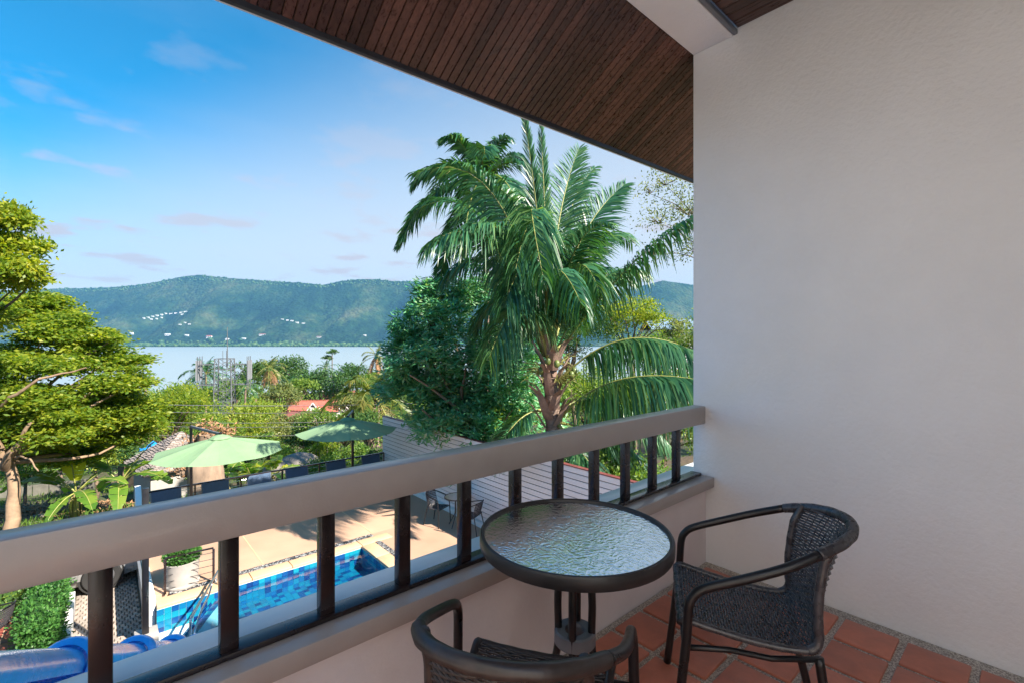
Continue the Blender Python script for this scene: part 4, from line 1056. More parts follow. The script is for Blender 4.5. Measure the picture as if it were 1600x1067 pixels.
bistro_chair('black chair by the board fence, left of the little glass table', (pA[0], pA[1], DZ), -1.2, GB)
q = bistro_chair('black chair by the board fence, right of the little glass table', (pB[0] + .02, pB[1], DZ), 2.0, GB)
pT = at(714, 815, 11.0)
t = thing('glass_side_table', 'small round glass table between two black chairs', 'table', (pT[0], pT[1], DZ))
b = MB(); b.lathe([(0.0005, .0), (.28, 0), (.28, -.012), (0.0005, -.012)], (0, 0, .70), 32); b.build('glass_top', M['glass'], t, local=True)
b = MB(); b.lathe([(.281, .006), (.298, .004), (.30, -.02), (.283, -.024), (.281, .006)], (0, 0, .70), 32); b.build('rim', M['black_metal'], t, local=True)
for k in range(4):
    a = k * math.pi / 2 + .4; b = MB(); b.tube([(.05 * math.cos(a), .05 * math.sin(a), .68), (.05 * math.cos(a), .05 * math.sin(a), .3), (.22 * math.cos(a), .22 * math.sin(a), 0.01)], .011, 8); b.build('leg', M['black_metal'], t, local=True)

# ------------------------------------------------------------------ driveway, hedge terrace, car
DRV = -3.755
dr = tag(link('driveway', MB().box((-9.0, 6.6, DRV - .3), (0.555, 15.2, DRV - .025)).mesh('driveway', M['paver_joint'])), 'interlocking paved driveway below the terrace', kind='structure')
def paver_field():
    b = MB(); rnd = random.Random(3)
    for i in range(12):
        for j in range(40):
            x = -.37 + i * .0785 + (.0 if j % 2 else .039); y = 9.25 + j * .112
            if x > .52: continue
            w, l = .034, .052; z = DRV + rnd.uniform(-.004, .004)
            # waisted interlocking paver: wide at the ends, narrow in the middle
            out = [(-w, -l), (w * .7, -l), (w, -l * .45), (w * .7, 0), (w, l * .45), (w * .7, l), (-w, l), (-w * .7, l * .45), (-w, 0), (-w * .7, -l * .45)]
            n = len(out)
            vs = [(x + p, y + q_, z) for p, q_ in out] + [(x + p * 1.04, y + q_ * 1.03, z - .02) for p, q_ in out]
            b.add(vs, [tuple(range(n))] + [(k, k + n, (k + 1) % n + n, (k + 1) % n) for k in range(n)])
    b.build('paver', M['paver'], dr, kind='stuff')
paver_field()
b = MB(); b.box((-.42, 8.35, DRV - .2), (0.36, 9.2, DRV + .012), .01); b.build('concrete_apron', M['concrete'], dr)
t = thing('stone_kerb', 'rounded concrete kerb at the near end of the driveway', 'kerb', (0.1, 9.0, DRV))
b = MB(); b.box((-.12, 8.88, DRV - .2), (0.352, 9.10, DRV + .16), .05); b.build('kerb_stone', M['concrete'], t, smooth='auto')
t = thing('brick_step', 'low step of pale bricks under the concrete kerb', 'step', (0.1, 8.6, DRV))
bm_ = MB().box((-.095, -.05, -.03), (.095, .05, .03), .006).mesh('brick', M['concrete'])
for j in range(4):
    for i in range(3): link('brick', bm_, t, (-.10 + .2 * i + (.1 if j % 2 else 0) - .1, .19 - .108 * j, .04))
t = thing('white_kerb_wall', 'low white kerb wall beside the clipped hedge', 'wall', (-.45, 11, DRV))
b = MB(); b.box((-.50, 8.6, DRV - .2), (-.40, 12.2, DRV + .34), .006); b.build('wall_body', M['white_paint'], t, smooth='auto')
TZ0 = -3.52
tt = tag(link('tiled_terrace', MB().box((-4.6, 8.6, -4.0), (-.505, 12.6, TZ0 - .01)).mesh('tiled_terrace', M['grout_tan'])), 'red tiled sitting terrace behind the hedge', kind='structure')
btm = tile_mesh(.29, .29, .02, 'terrace_tile', M['brick_red'], .004)
for i in range(8):
    for j in range(12): link('terrace_tile', btm, tt, (-.95 - .15 - .31 * i - (.06 if i % 3 == 2 else 0), 8.78 + .305 * j, TZ0 + .004))
o = copy_tree(q); o['label'] = 'black chair on the red tiled terrace at the left edge of the picture'; o.location = (-1.30, 10.75, TZ0 + .004); o.rotation_euler = (0, 0, 2.6)
if 'group' in o: del o['group']

def leaf_quads(C, D, N, L, W, fold=.12):
    """rhombic leaf blades: base, tip and two shoulders"""
    D = D / np.maximum(np.linalg.norm(D, axis=1), 1e-6)[:, None]
    S = np.cross(D, N); S /= np.maximum(np.linalg.norm(S, axis=1), 1e-6)[:, None]; U = np.cross(S, D)
    L = np.broadcast_to(L, (len(C),))[:, None]; W = np.broadcast_to(W, (len(C),))[:, None]
    mid = C + D * L * .46 - U * L * fold
    V = np.stack([C, mid + S * W * .5, C + D * L - U * L * fold * .3, mid - S * W * .5], 1)
    F = np.arange(len(C) * 4).reshape(-1, 4)
    return V.reshape(-1, 3), F

def hedge(name, lo, hi, label, n=5200, seed=1, mat='hedge', ls=.05):
    rng = np.random.default_rng(seed); lo, hi = np.array(lo), np.array(hi)
    t = thing(name, label, 'hedge', ((lo[0] + hi[0]) / 2, (lo[1] + hi[1]) / 2, lo[2]))
    off = np.array(t.location)
    u = rng.uniform(0, 1, (n, 3)); face = rng.integers(0, 5, n)
    ax = np.array([0, 0, 1, 1, 2])[face]; sd = np.array([0, 1, 0, 1, 1])[face]
    u[np.arange(n), ax] = sd
    C = lo + u * (hi - lo); Nn = np.zeros((n, 3)); Nn[np.arange(n), ax] = sd * 2 - 1
    bulge = (vnoise(C[:, 0] * 3 + C[:, 2] * 2, C[:, 1] * 3, 4) - .5) * .16
    C = C + Nn * (bulge + rng.normal(0, .035, n))[:, None] + rng.normal(0, .02, (n, 3))
    D = Nn * .6 + rng.normal(0, .6, (n, 3)) + [0, 0, .3]
    V, F = leaf_quads(C, D, Nn + rng.normal(0, .5, (n, 3)), rng.uniform(ls * .7, ls * 1.4, n), rng.uniform(ls * .45, ls * .75, n))
    o = link('foliage', quads_mesh('foliage', V, F, M[mat], off=off), t); o['kind'] = 'stuff'
    b = MB(); b.box(lo + [.06, .06, 0], hi - [.06, .06, .06]); b.build('twig_core', M['deep_green'], t)
    return t
hedge('clipped_hedge', (-.92, 9.55, TZ0), (-.52, 12.4, TZ0 + .80), 'bright clipped hedge beside the white kerb wall', 9000, 2)
hedge('back_hedge', (-4.2, 12.0, TZ0), (-.95, 12.6, TZ0 + .75), 'darker hedge along the back of the red tiled terrace', 9000, 3, 'mid_green')  # rear hedge in another green than the clipped one

def car():
    t = thing('silver_car', 'silver car parked on the paved driveway, mostly behind the balcony rail', 'car', (-1.35, 13.55, DRV + .0))
    st = [(-2.12, .62, .30, .55, .62), (-2.05, .80, .22, .74, .76), (-1.7, .86, .20, .82, .86), (-1.1, .87, .19, .86, .89), (-.75, .87, .19, .88, 1.00), (-.1, .87, .19, .90, 1.22), (.4, .87, .19, .91, 1.24), (.85, .87, .19, .91, 1.18), (1.5, .86, .20, .91, .97), (1.95, .82, .24, .92, .98), (2.06, .72, .32, .80, .84)]
    b = MB(); vs = []; fs = []
    for x, w, z0, zs, zr in st:
        k = .72 if zr - zs > .2 else .86
        vs += [(x, -w * .92, z0), (x, -w, z0 + .16), (x, -w, zs - .06), (x, -w * .955, zs), (x, -w * k, zr - .05 if zr - zs > .1 else zr), (x, -w * k * .7, zr), (x, w * k * .7, zr), (x, w * k, zr - .05 if zr - zs > .1 else zr), (x, w * .955, zs), (x, w, zs - .06), (x, w, z0 + .16), (x, w * .92, z0)]
    m = 12
    for i in range(len(st) - 1):
        for k in range(m): fs.append((i * m + k, i * m + (k + 1) % m, (i + 1) * m + (k + 1) % m, (i + 1) * m + k))
    fs += [tuple(range(m)), tuple((len(st) - 1) * m + k for k in range(m))[::-1]]
    b.add(vs, fs); body = b.build('body', M['car_paint'], t, smooth='auto', local=True)
    for s in (-1, 1):
        for x0, x1, z1a, z1b in ((-.62, .0, .98, 1.17), (.05, .6, 1.185, 1.185), (.65, 1.1, 1.17, 1.02)):
            b = MB(); y0, y1 = s * .842, s * .672
            b.add([(x0, y0, .93), (x1, y0, .93), (x1, y1 if z1b > 1.1 else y0 * .93, z1b), (x0, y1 if z1a > 1.1 else y0 * .93, z1a)], [(0, 1, 2, 3) if s < 0 else (3, 2, 1, 0)]); b.build('side_window', M['car_glass'], t, local=True)
        for x in (-1.32, 1.32):
            b = MB(); b.lathe([(.365, -.01), (.365, .02), (.30, .022)], (x, s * .868, .33), 28, 'y'); b.build('wheel_arch', M['tyre'], t, local=True)
            b = MB(); b.lathe([(.20, -.09), (.29, -.10), (.315, -.07), (.315, .07), (.29, .10), (.20, .09)], (x, s * .80, .315), 32, 'y'); tyre = b.build('tyre', M['tyre'], t, smooth='auto', local=True)
            b = MB(); b.lathe([(.205, .0), (.19, s * .012), (.185, -s * .03), (.0005, -s * .03)], (x, s * .895, .315), 32, 'y')
            for k in range(10):
                a = k * math.pi / 5 + .2; b.obox((x + .105 * math.cos(a), s * .893, .315 + .105 * math.sin(a)), (.085 * math.cos(a), 0, .085 * math.sin(a)), (0, .008, 0), (-.016 * math.sin(a), 0, .016 * math.cos(a)))
            b.lathe([(.045, 0), (.04, s * .02), (.0005, s * .022)], (x, s * .893, .315), 16, 'y'); b.build('rim', M['alloy'], tyre, smooth='auto', local=True)
        b = MB(); b.obox((2.02, s * .62, .72), (.05, s * -.03, 0), (.03, s * .12, 0), (0, 0, .07)); b.build('tail_lamp', M['red_lamp'], t, local=True)
        b = MB(); b.obox((-2.02, s * .58, .60), (.06, s * .04, 0), (.02, s * .14, 0), (0, 0, .06)); b.build('headlight', M['white_paint'], t, local=True)
        b = MB(); b.obox((-.62, s * .95, .93), (.05, 0, 0), (0, .09, 0), (0, 0, .06)); b.build('wing_mirror', M['car_paint'], t, local=True)
        b = MB(); b.box((-.9, s * .874 - .006, .30), (.95, s * .874 + .006, .36)); b.build('sill_trim', M['tyre'], t, local=True)
    b = MB(); b.add([(-.72, -.66, 1.03), (-.72, .66, 1.03), (-.13, .58, 1.228), (-.13, -.58, 1.228)], [(0, 1, 2, 3)]); b.build('windscreen', M['car_glass'], t, local=True)
    return t
car()

# planter on the terrace
pp = at(286, 918, 8.25)
t = thing('potted_bush', 'round stone pot with a clipped green bush on the terrace', 'potted plant', (pp[0], pp[1] + .12, DZ))
b = MB(); b.lathe([(0.0005, .0), (.25, 0), (.265, .02), (.265, .05), (.235, .06), (.25, .22), (.262, .40), (.272, .44), (.25, .445), (.235, .40), (.0005, .40)], (0, 0, 0), 36); b.build('pot', M['pot'], t, smooth='auto', local=True)
b = MB(); b.disc((0, 0, .415), .236, 28); b.build('soil', M['soil'], t, local=True)
rng = np.random.default_rng(5); n = 3600
C = rng.normal(0, 1, (n, 3)); C /= np.linalg.norm(C, axis=1)[:, None]; C *= (rng.uniform(.35, 1, n) ** .5)[:, None]
C = C * [.28, .28, .17] + [0, 0, .54]; D = C - [0, 0, .42] + rng.normal(0, .16, (n, 3))
V, F = leaf_quads(C, D, rng.normal(0, 1, (n, 3)) + [0, 0, .6], rng.uniform(.03, .06, n), rng.uniform(.014, .028, n))
o = link('foliage', quads_mesh('foliage', V, F, M['hedge']), t); o['kind'] = 'stuff'
b = MB()
for k in range(9):
    a = k * .7; b.tube([(.02 * math.cos(a), .02 * math.sin(a), .41), (.15 * math.cos(a), .15 * math.sin(a), .58)], .006, 5)
b.build('stems', M['bark'], t, local=True)

# glazed blue hip ridge of the roof below, running down and away
t = thing('blue_hip_ridge', 'glossy blue glazed ridge tiles running down the roof below the balcony', 'roof ridge', (0, 3, -.5))
Pa, Pb = at(-10, 1062, 1.95), at(292, 1014, 5.2)
dirv = (Pb - Pa) / np.linalg.norm(Pb - Pa); LT = np.linalg.norm(Pb - Pa); ext = Pb + dirv * 2.2
seg = LT / 3.25
side_ = np.cross(dirv, [0, 0, 1.0]); side_ /= np.linalg.norm(side_); upv = np.cross(side_, dirv)
def ridge_tile():
    b = MB(); rows = []
    prof = [(0.0, .112), (.02, .140), (.05, .152), (.11, .152), (.15, .142), (.165, .118), (.2, .108), (seg * .6, .104), (seg, .100)]
    n = 20; vs = []
    for u, r in prof:
        for k in range(n + 1):
            a = -0.35 + (math.pi + .7) * k / n; vs.append((u, r * math.cos(a), r * math.sin(a)))
    fs = [(i * (n + 1) + k, i * (n + 1) + k + 1, (i + 1) * (n + 1) + k + 1, (i + 1) * (n + 1) + k) for i in range(len(prof) - 1) for k in range(n)]
    b.add(vs, fs); return b.mesh('ridge_tile', M['blue_glaze'], True)
rt = ridge_tile()
mat3 = Matrix((dirv, side_, upv)).transposed().to_4x4()
for k in range(-2, 5):
    o = link('ridge_tile', rt, t); p = Pa + dirv * (seg * (k - .46)) - np.array([0, 3, -.5])
    o.matrix_local = Matrix.Translation(p) @ mat3
# roof slopes under it
b = MB()
q0, q1 = Pa - dirv * 1.6 - upv * .03, Pb + dirv * 1.2 - upv * .03
for s in (1, -1):
    w = side_ * s * (.7 if s < 0 else 1.4) - np.array([0, 0, (1.15 if s < 0 else 1.1)])
    b.add([q0, q1, q1 + w, q0 + w], [(0, 1, 2, 3)])
b.build('roof_slope', M['blue_glaze'], t)
# ------------------------------------------------------------------ plants
def bez(P, t):
    P = np.array(P, float); t = np.asarray(t)[:, None]
    return (1 - t) ** 3 * P[0] + 3 * (1 - t) ** 2 * t * P[1] + 3 * (1 - t) * t ** 2 * P[2] + t ** 3 * P[3]

def frond_geom(P, n=90, leafL=.75, leafW=.035, droop=.45, t0=.16, rng=None, fwd=.36, rise=.25, rad=.03, ref=None, stations=4, gap=0.0):
    """pinnate frond on a bezier rachis -> (V, F, midx)"""
    t = np.linspace(0, 1, 400); C = bez(P, t)
    s = np.concatenate([[0], np.cumsum(np.linalg.norm(np.diff(C, axis=0), axis=1))]); s /= s[-1]
    tt = np.linspace(t0, .995, n)
    pos = np.stack([np.interp(tt, s, C[:, k]) for k in range(3)], 1)
    T = np.stack([np.interp(tt, s, np.gradient(C[:, k], s)) for k in range(3)], 1); T /= np.linalg.norm(T, axis=1)[:, None]
    up = np.array([0, 0, 1.0])
    S = np.cross(T, up)
    if ref is not None: S = S * .5 + np.array(ref)[None] * np.where((S * np.array(ref)).sum(1) < 0, -1, 1)[:, None]; S = S - T * (S * T).sum(1)[:, None]
    S /= np.maximum(np.linalg.norm(S, axis=1), 1e-3)[:, None]
    N = np.cross(S, T)
    prof = np.clip(np.sin(np.pi * (.10 + .86 * tt)) ** .65, .12, 1) * np.where(tt < t0 + .06, .7, 1)
    Vs, Fs, Ms = [], [], []; base = 0
    k = np.linspace(0, 1, stations)
    for sd in (-1, 1):
        jit = rng.normal(0, .10, (n, 3)); L = leafL * prof * rng.uniform(.86, 1.1, n)
        if gap > 0: L = np.where(rng.random(n) < gap, L * .25, L)
        D = S * sd * (.95 - .35 * tt)[:, None] + T * (fwd + .45 * tt)[:, None] + N * rise + jit; D /= np.linalg.norm(D, axis=1)[:, None]
        dr = droop * rng.uniform(.75, 1.3, n)
        Q = pos[:, None, :] + D[:, None, :] * (L[:, None] * k)[..., None] * (1 - .28 * dr[:, None] * k)[..., None] - up * (L[:, None] * dr[:, None] * k ** 2)[..., None]
        tang = np.gradient(Q, axis=1); tang /= np.maximum(np.linalg.norm(tang, axis=2), 1e-6)[..., None]
        Wd = T[:, None, :] * .8 + N[:, None, :] * .35 * sd + rng.normal(0, .12, (n, 1, 3)); Wd = Wd - tang * (Wd * tang).sum(2)[..., None]; Wd /= np.maximum(np.linalg.norm(Wd, axis=2), 1e-6)[..., None]
        wk = leafW * np.array([.55, 1.0, .8, .06] if stations == 4 else [.7, 1.0, .06]) * .5
        a = Q + Wd * wk[None, :, None]; b_ = Q - Wd * wk[None, :, None]
        V = np.stack([a, b_], 2).reshape(-1, 3)                  # n * stations * 2
        i, j = np.meshgrid(np.arange(n), np.arange(stations - 1), indexing='ij')
        o = base + i * stations * 2 + j * 2
        F = np.stack([o, o + 1, o + 3, o + 2], -1).reshape(-1, 4)
        Vs.append(V); Fs.append(F); Ms.append(np.zeros(len(F), int)); base += len(V)
    # rachis: four sided taper
    m = 16; ti = np.linspace(0, 1, m); c = np.stack([np.interp(ti, s, C[:, q]) for q in range(3)], 1)
    Tt = np.gradient(c, axis=0); Tt /= np.linalg.norm(Tt, axis=1)[:, None]
    Sr = np.cross(Tt, up); Sr /= np.maximum(np.linalg.norm(Sr, axis=1), 1e-3)[:, None]; Nr = np.cross(Sr, Tt)
    r = (rad * (1 - ti) ** .8 * np.where(ti < .08, 1.7, 1) + .004)[:, None]
    V = np.stack([c + Sr * r, c + Nr * r * .7, c - Sr * r, c - Nr * r * .7], 1).reshape(-1, 3)
    i, j = np.meshgrid(np.arange(m - 1), np.arange(4), indexing='ij'); o = base + i * 4
    F = np.stack([o + j, o + (j + 1) % 4, o + 4 + (j + 1) % 4, o + 4 + j], -1).reshape(-1, 4)
    Vs.append(V); Fs.append(F); Ms.append(np.ones(len(F), int))
    return np.concatenate(Vs), np.concatenate(Fs), np.concatenate(Ms)

def palm_trunk(t, base, top, r0, r1, seed=0, bend=.3):
    rng = np.random.default_rng(seed); base, top = np.array(base, float), np.array(top, float)
    L = np.linalg.norm(top - base); n = max(int(L / .11), 12); u = np.linspace(0, 1, n)
    P = base + (top - base) * u[:, None]; P[:, 0] += np.sin(u * np.pi) * bend
    r = r0 + (r1 - r0) * np.clip(u * 1.6, 0, 1) + np.where(np.arange(n) % 2 == 0, .012, -.008); r[0] *= 1.5; r[1] *= 1.25
    b = MB(); b.tube(P, r, 12); b.build('trunk', M['palm_trunk'], t, smooth='auto')

def auto_palm(name, label, base, top, R, mat='palm', nf=18, leafL=.55, seed=0, group=None, dead=0, r0=.16, n=46, droopy=1.0):
    """a coconut palm whose fronds leave the top all round"""
    rng = np.random.default_rng(seed); base, top = np.array(base, float), np.array(top, float)
    t = thing(name, label, 'palm tree', base, group=group)
    palm_trunk(t, base, top, r0, r0 * .72, seed, bend=rng.uniform(-.35, .35))
    off = np.array(t.location)
    for k in range(nf + dead):
        az = k * 2.399 + rng.uniform(-.25, .25)
        el = 1.25 - 1.75 * (k / max(nf - 1, 1)) ** 1.1 + rng.uniform(-.12, .12) if k < nf else -1.15 + rng.uniform(-.2, .2)
        Lf = R * rng.uniform(.85, 1.1) * (1 if k < nf else .7)
        h = np.array([math.cos(az), math.sin(az), 0]); p0 = top + h * .06 + np.array([0, 0, rng.uniform(-.1, .15)])
        d0 = h * math.cos(el) + np.array([0, 0, math.sin(el)])
        p1 = p0 + d0 * Lf * .36; sag = Lf * (.22 + .34 * max(math.cos(el), 0)) * droopy
        p2 = p0 + d0 * Lf * .72 - np.array([0, 0, sag * .35]); p3 = p0 + d0 * Lf * .98 - np.array([0, 0, sag * 1.15])
        V, F, mi = frond_geom([p0, p1, p2, p3], n, leafL * R / 2.6, .05 * R / 2.6, .5, .14, rng, rad=.022 * R / 2.6 + .006, stations=3)
        nm = 'frond' if k < nf else 'dead_frond'
        mm = [M[mat], M['rachis']] if k < nf else [M['dry'], M['dry']]
        link(nm, quads_mesh(nm, V, F, mm, mi, off), t)
    b = MB()
    for k in range(7):
        a = k * .9; b.lathe([(.0005, .11), (.08, .06), (.095, 0), (.07, -.07), (.0005, -.1)], (top[0] + .2 * math.cos(a), top[1] + .2 * math.sin(a), top[2] - .22 - .05 * (k % 2)), 8)
    b.build('coconuts', M['coconut'], t, smooth=True)
    return t

def crown_leaves(rng, blobs, dens, clump, ll, lw, style, shell=.62):
    """leaf clumps spread through ellipsoid lobes -> C, D, N, L, W"""
    Cs, Ds, Ns = [], [], []
    for (c, r) in blobs:
        c = np.array(c, float); r = np.array(r if np.ndim(r) else (r, r, r * .8), float)
        area = (r[0] * r[1] + r[0] * r[2] + r[1] * r[2]) * 4.2
        m = max(int(area * dens / clump['n']), 6)
        u = rng.normal(0, 1, (m, 3)); u /= np.linalg.norm(u, axis=1)[:, None]
        u[:, 2] = np.where(u[:, 2] < -.55, -u[:, 2], u[:, 2])
        q = shell + (1.06 - shell) * rng.uniform(0, 1, m) ** .7
        q = q * (1 + .22 * (vnoise(u[:, 0] * 2.3 + c[0], u[:, 1] * 2.3 + u[:, 2] * 2 + c[1], 6) - .5) * 2)
        cc = c + u * q[:, None] * r
        k = clump['n']; s = clump['s']
        g = rng.normal(0, 1, (m, k, 3))
        if style == 'layer':
            g *= [s, s, s * .22]
        elif style == 'rosette':
            g *= s * .22
        else:
            g *= [s, s, s * .7]
        C = cc[:, None] + g
        out = u[:, None] * np.ones((1, k, 1))
        if style == 'rosette':
            a = rng.uniform(0, 2 * np.pi, (m, k)); e = rng.uniform(-.75, .55, (m, k))
            D = np.stack([np.cos(a) * np.cos(e), np.sin(a) * np.cos(e), np.sin(e)], -1) + out * .35
            N = np.array([0, 0, 1.0]) + rng.normal(0, .35, (m, k, 3)) + out * .3
        elif style == 'layer':
            a = rng.uniform(0, 2 * np.pi, (m, k)); D = np.stack([np.cos(a), np.sin(a), rng.uniform(-.7, .2, (m, k))], -1)
            N = np.array([0, 0, .8]) + rng.normal(0, .75, (m, k, 3)) + out * .3
        else:
            D = out * .7 + rng.normal(0, .7, (m, k, 3)) + [0, 0, -.15]; N = out * .5 + [0, 0, .6] + rng.normal(0, .5, (m, k, 3))
        Cs.append(C.reshape(-1, 3)); Ds.append(D.reshape(-1, 3)); Ns.append(N.reshape(-1, 3))
    C, D, N = np.concatenate(Cs), np.concatenate(Ds), np.concatenate(Ns); n = len(C)
    return C, D, N, rng.uniform(ll * .65, ll * 1.25, n), rng.uniform(lw * .7, lw * 1.2, n)

def limb(b, a, c, r0, r1, rng, sag=.0, n=7):
    a, c = np.array(a, float), np.array(c, float); L = np.linalg.norm(c - a); u = np.linspace(0, 1, n)
    w = rng.normal(0, .06 * L, 3); P = a + (c - a) * u[:, None] + np.sin(u * np.pi)[:, None] * (w + [0, 0, sag * L]) + rng.normal(0, .012 * L, (n, 3)) * np.sin(u * np.pi)[:, None]
    b.tube(P, r0 + (r1 - r0) * u, 7, cap=False); return P

def tree(label, base, fork, blobs, mat, dens=60, clump=dict(n=10, s=.28), ll=.14, lw=.06, style='bush', tr=.16, name='leafy_tree', cat='tree', group=None, seed=1, bark='bark', shell=.62, twigs=5, core=True):
    rng = np.random.default_rng(seed)
    base, fork = np.array(base, float), np.array(fork, float)
    t = thing(name, label, cat, base, group=group); off = np.array(t.location)
    b = MB(); limb(b, base - [0, 0, .3], fork, tr * 1.25, tr * .8, rng); b.build('trunk', M[bark], t, smooth=True)
    b = MB(); order = np.random.default_rng(seed + 5).permutation(len(blobs))
    for (c, r) in [blobs[i] for i in order[:(len(blobs) if len(blobs) < 14 else 12)]]:
        c = np.array(c, float); r = np.array(r if np.ndim(r) else (r, r, r * .8), float)
        e = c - [0, 0, r[2] * .25]; limb(b, fork, e, tr * .5, tr * .12, rng, .06)
        for k in range(twigs):
            u = rng.normal(0, 1, 3); u /= np.linalg.norm(u); u[2] = abs(u[2]) * .7
            limb(b, e, c + u * r * .85, tr * .26, tr * .05, rng, .04, 5)
    b.build('limbs', M[bark], t, smooth=True)
    C, D, N, L, W = crown_leaves(rng, blobs, dens, clump, ll, lw, style, shell)
    V, F = leaf_quads(C, D, N, L, W)
    o = link('crown', quads_mesh('crown', V, F, M[mat], off=off), t); o['kind'] = 'stuff'
    return t

def lobes(c, R, H, n, seed, flat=1.0, spread=.62, size=.55):
    """an uneven crown: many small lobes spread over a few big ones, gaps between"""
    rng = np.random.default_rng(seed); c = np.array(c, float); big = [(c, R * .6, H * .6)]
    for k in range(n):
        a = k * 2 * math.pi / n + rng.uniform(-.4, .4); q = rng.uniform(.75, 1.12)
        big.append((c + [R * spread * q * math.cos(a), R * spread * q * math.sin(a), H * rng.uniform(-.35, .34)], R * size * rng.uniform(.6, 1.05), R * size * .7 * flat))
    for k in range(max(n // 3, 1)):
        a = rng.uniform(0, 6.28); big.append((c + [R * .3 * math.cos(a), R * .3 * math.sin(a), H * .42], R * .42 * rng.uniform(.7, 1.1), R * .3))
    return sub_lobes(big, 6, seed, .7, .36, .64, .4)

def sub_lobes(big, k, seed, flat=.62, s0=.34, s1=.60, low=.25):
    rng = np.random.default_rng(seed + 100); out = []
    for (p, r, h) in big:
        for _ in range(k):
            u = rng.normal(0, 1, 3); u /= np.linalg.norm(u); u[2] = abs(u[2]) * (.65 + low) - low
            s = r * rng.uniform(s0, s1); out.append((np.array(p) + u * [r * .8, r * .8, h * .85], (s, s, s * flat)))
    return out

def spot_tree(px, ytop, ybot, wpx, d, label, mat, seed, style='bush', ll=None, dens=None, n=6, **kw):
    """tree crown seen between rows ytop and ybot round column px, standing at distance d"""
    c = at(px, (ytop + ybot) / 2, d); R = wpx * d / 727 / 2 * 1.1; H = (ybot - ytop) * d / 727 / 2 * 1.28
    g = float(ground_z(c[0], c[1])); base = (c[0], c[1], min(g, c[2] - H))
    ll = ll or max(.10, d * .0058); dens = dens or 26 / (ll * ll * 28)
    return tree(label, base, (c[0], c[1], c[2] - H * .7), lobes(c, R * .92, H, n, seed), mat, dens, dict(n=9, s=R * .07), ll, ll * .5, style, tr=max(.05, R * .05), seed=seed, twigs=0, shell=.5, **kw)

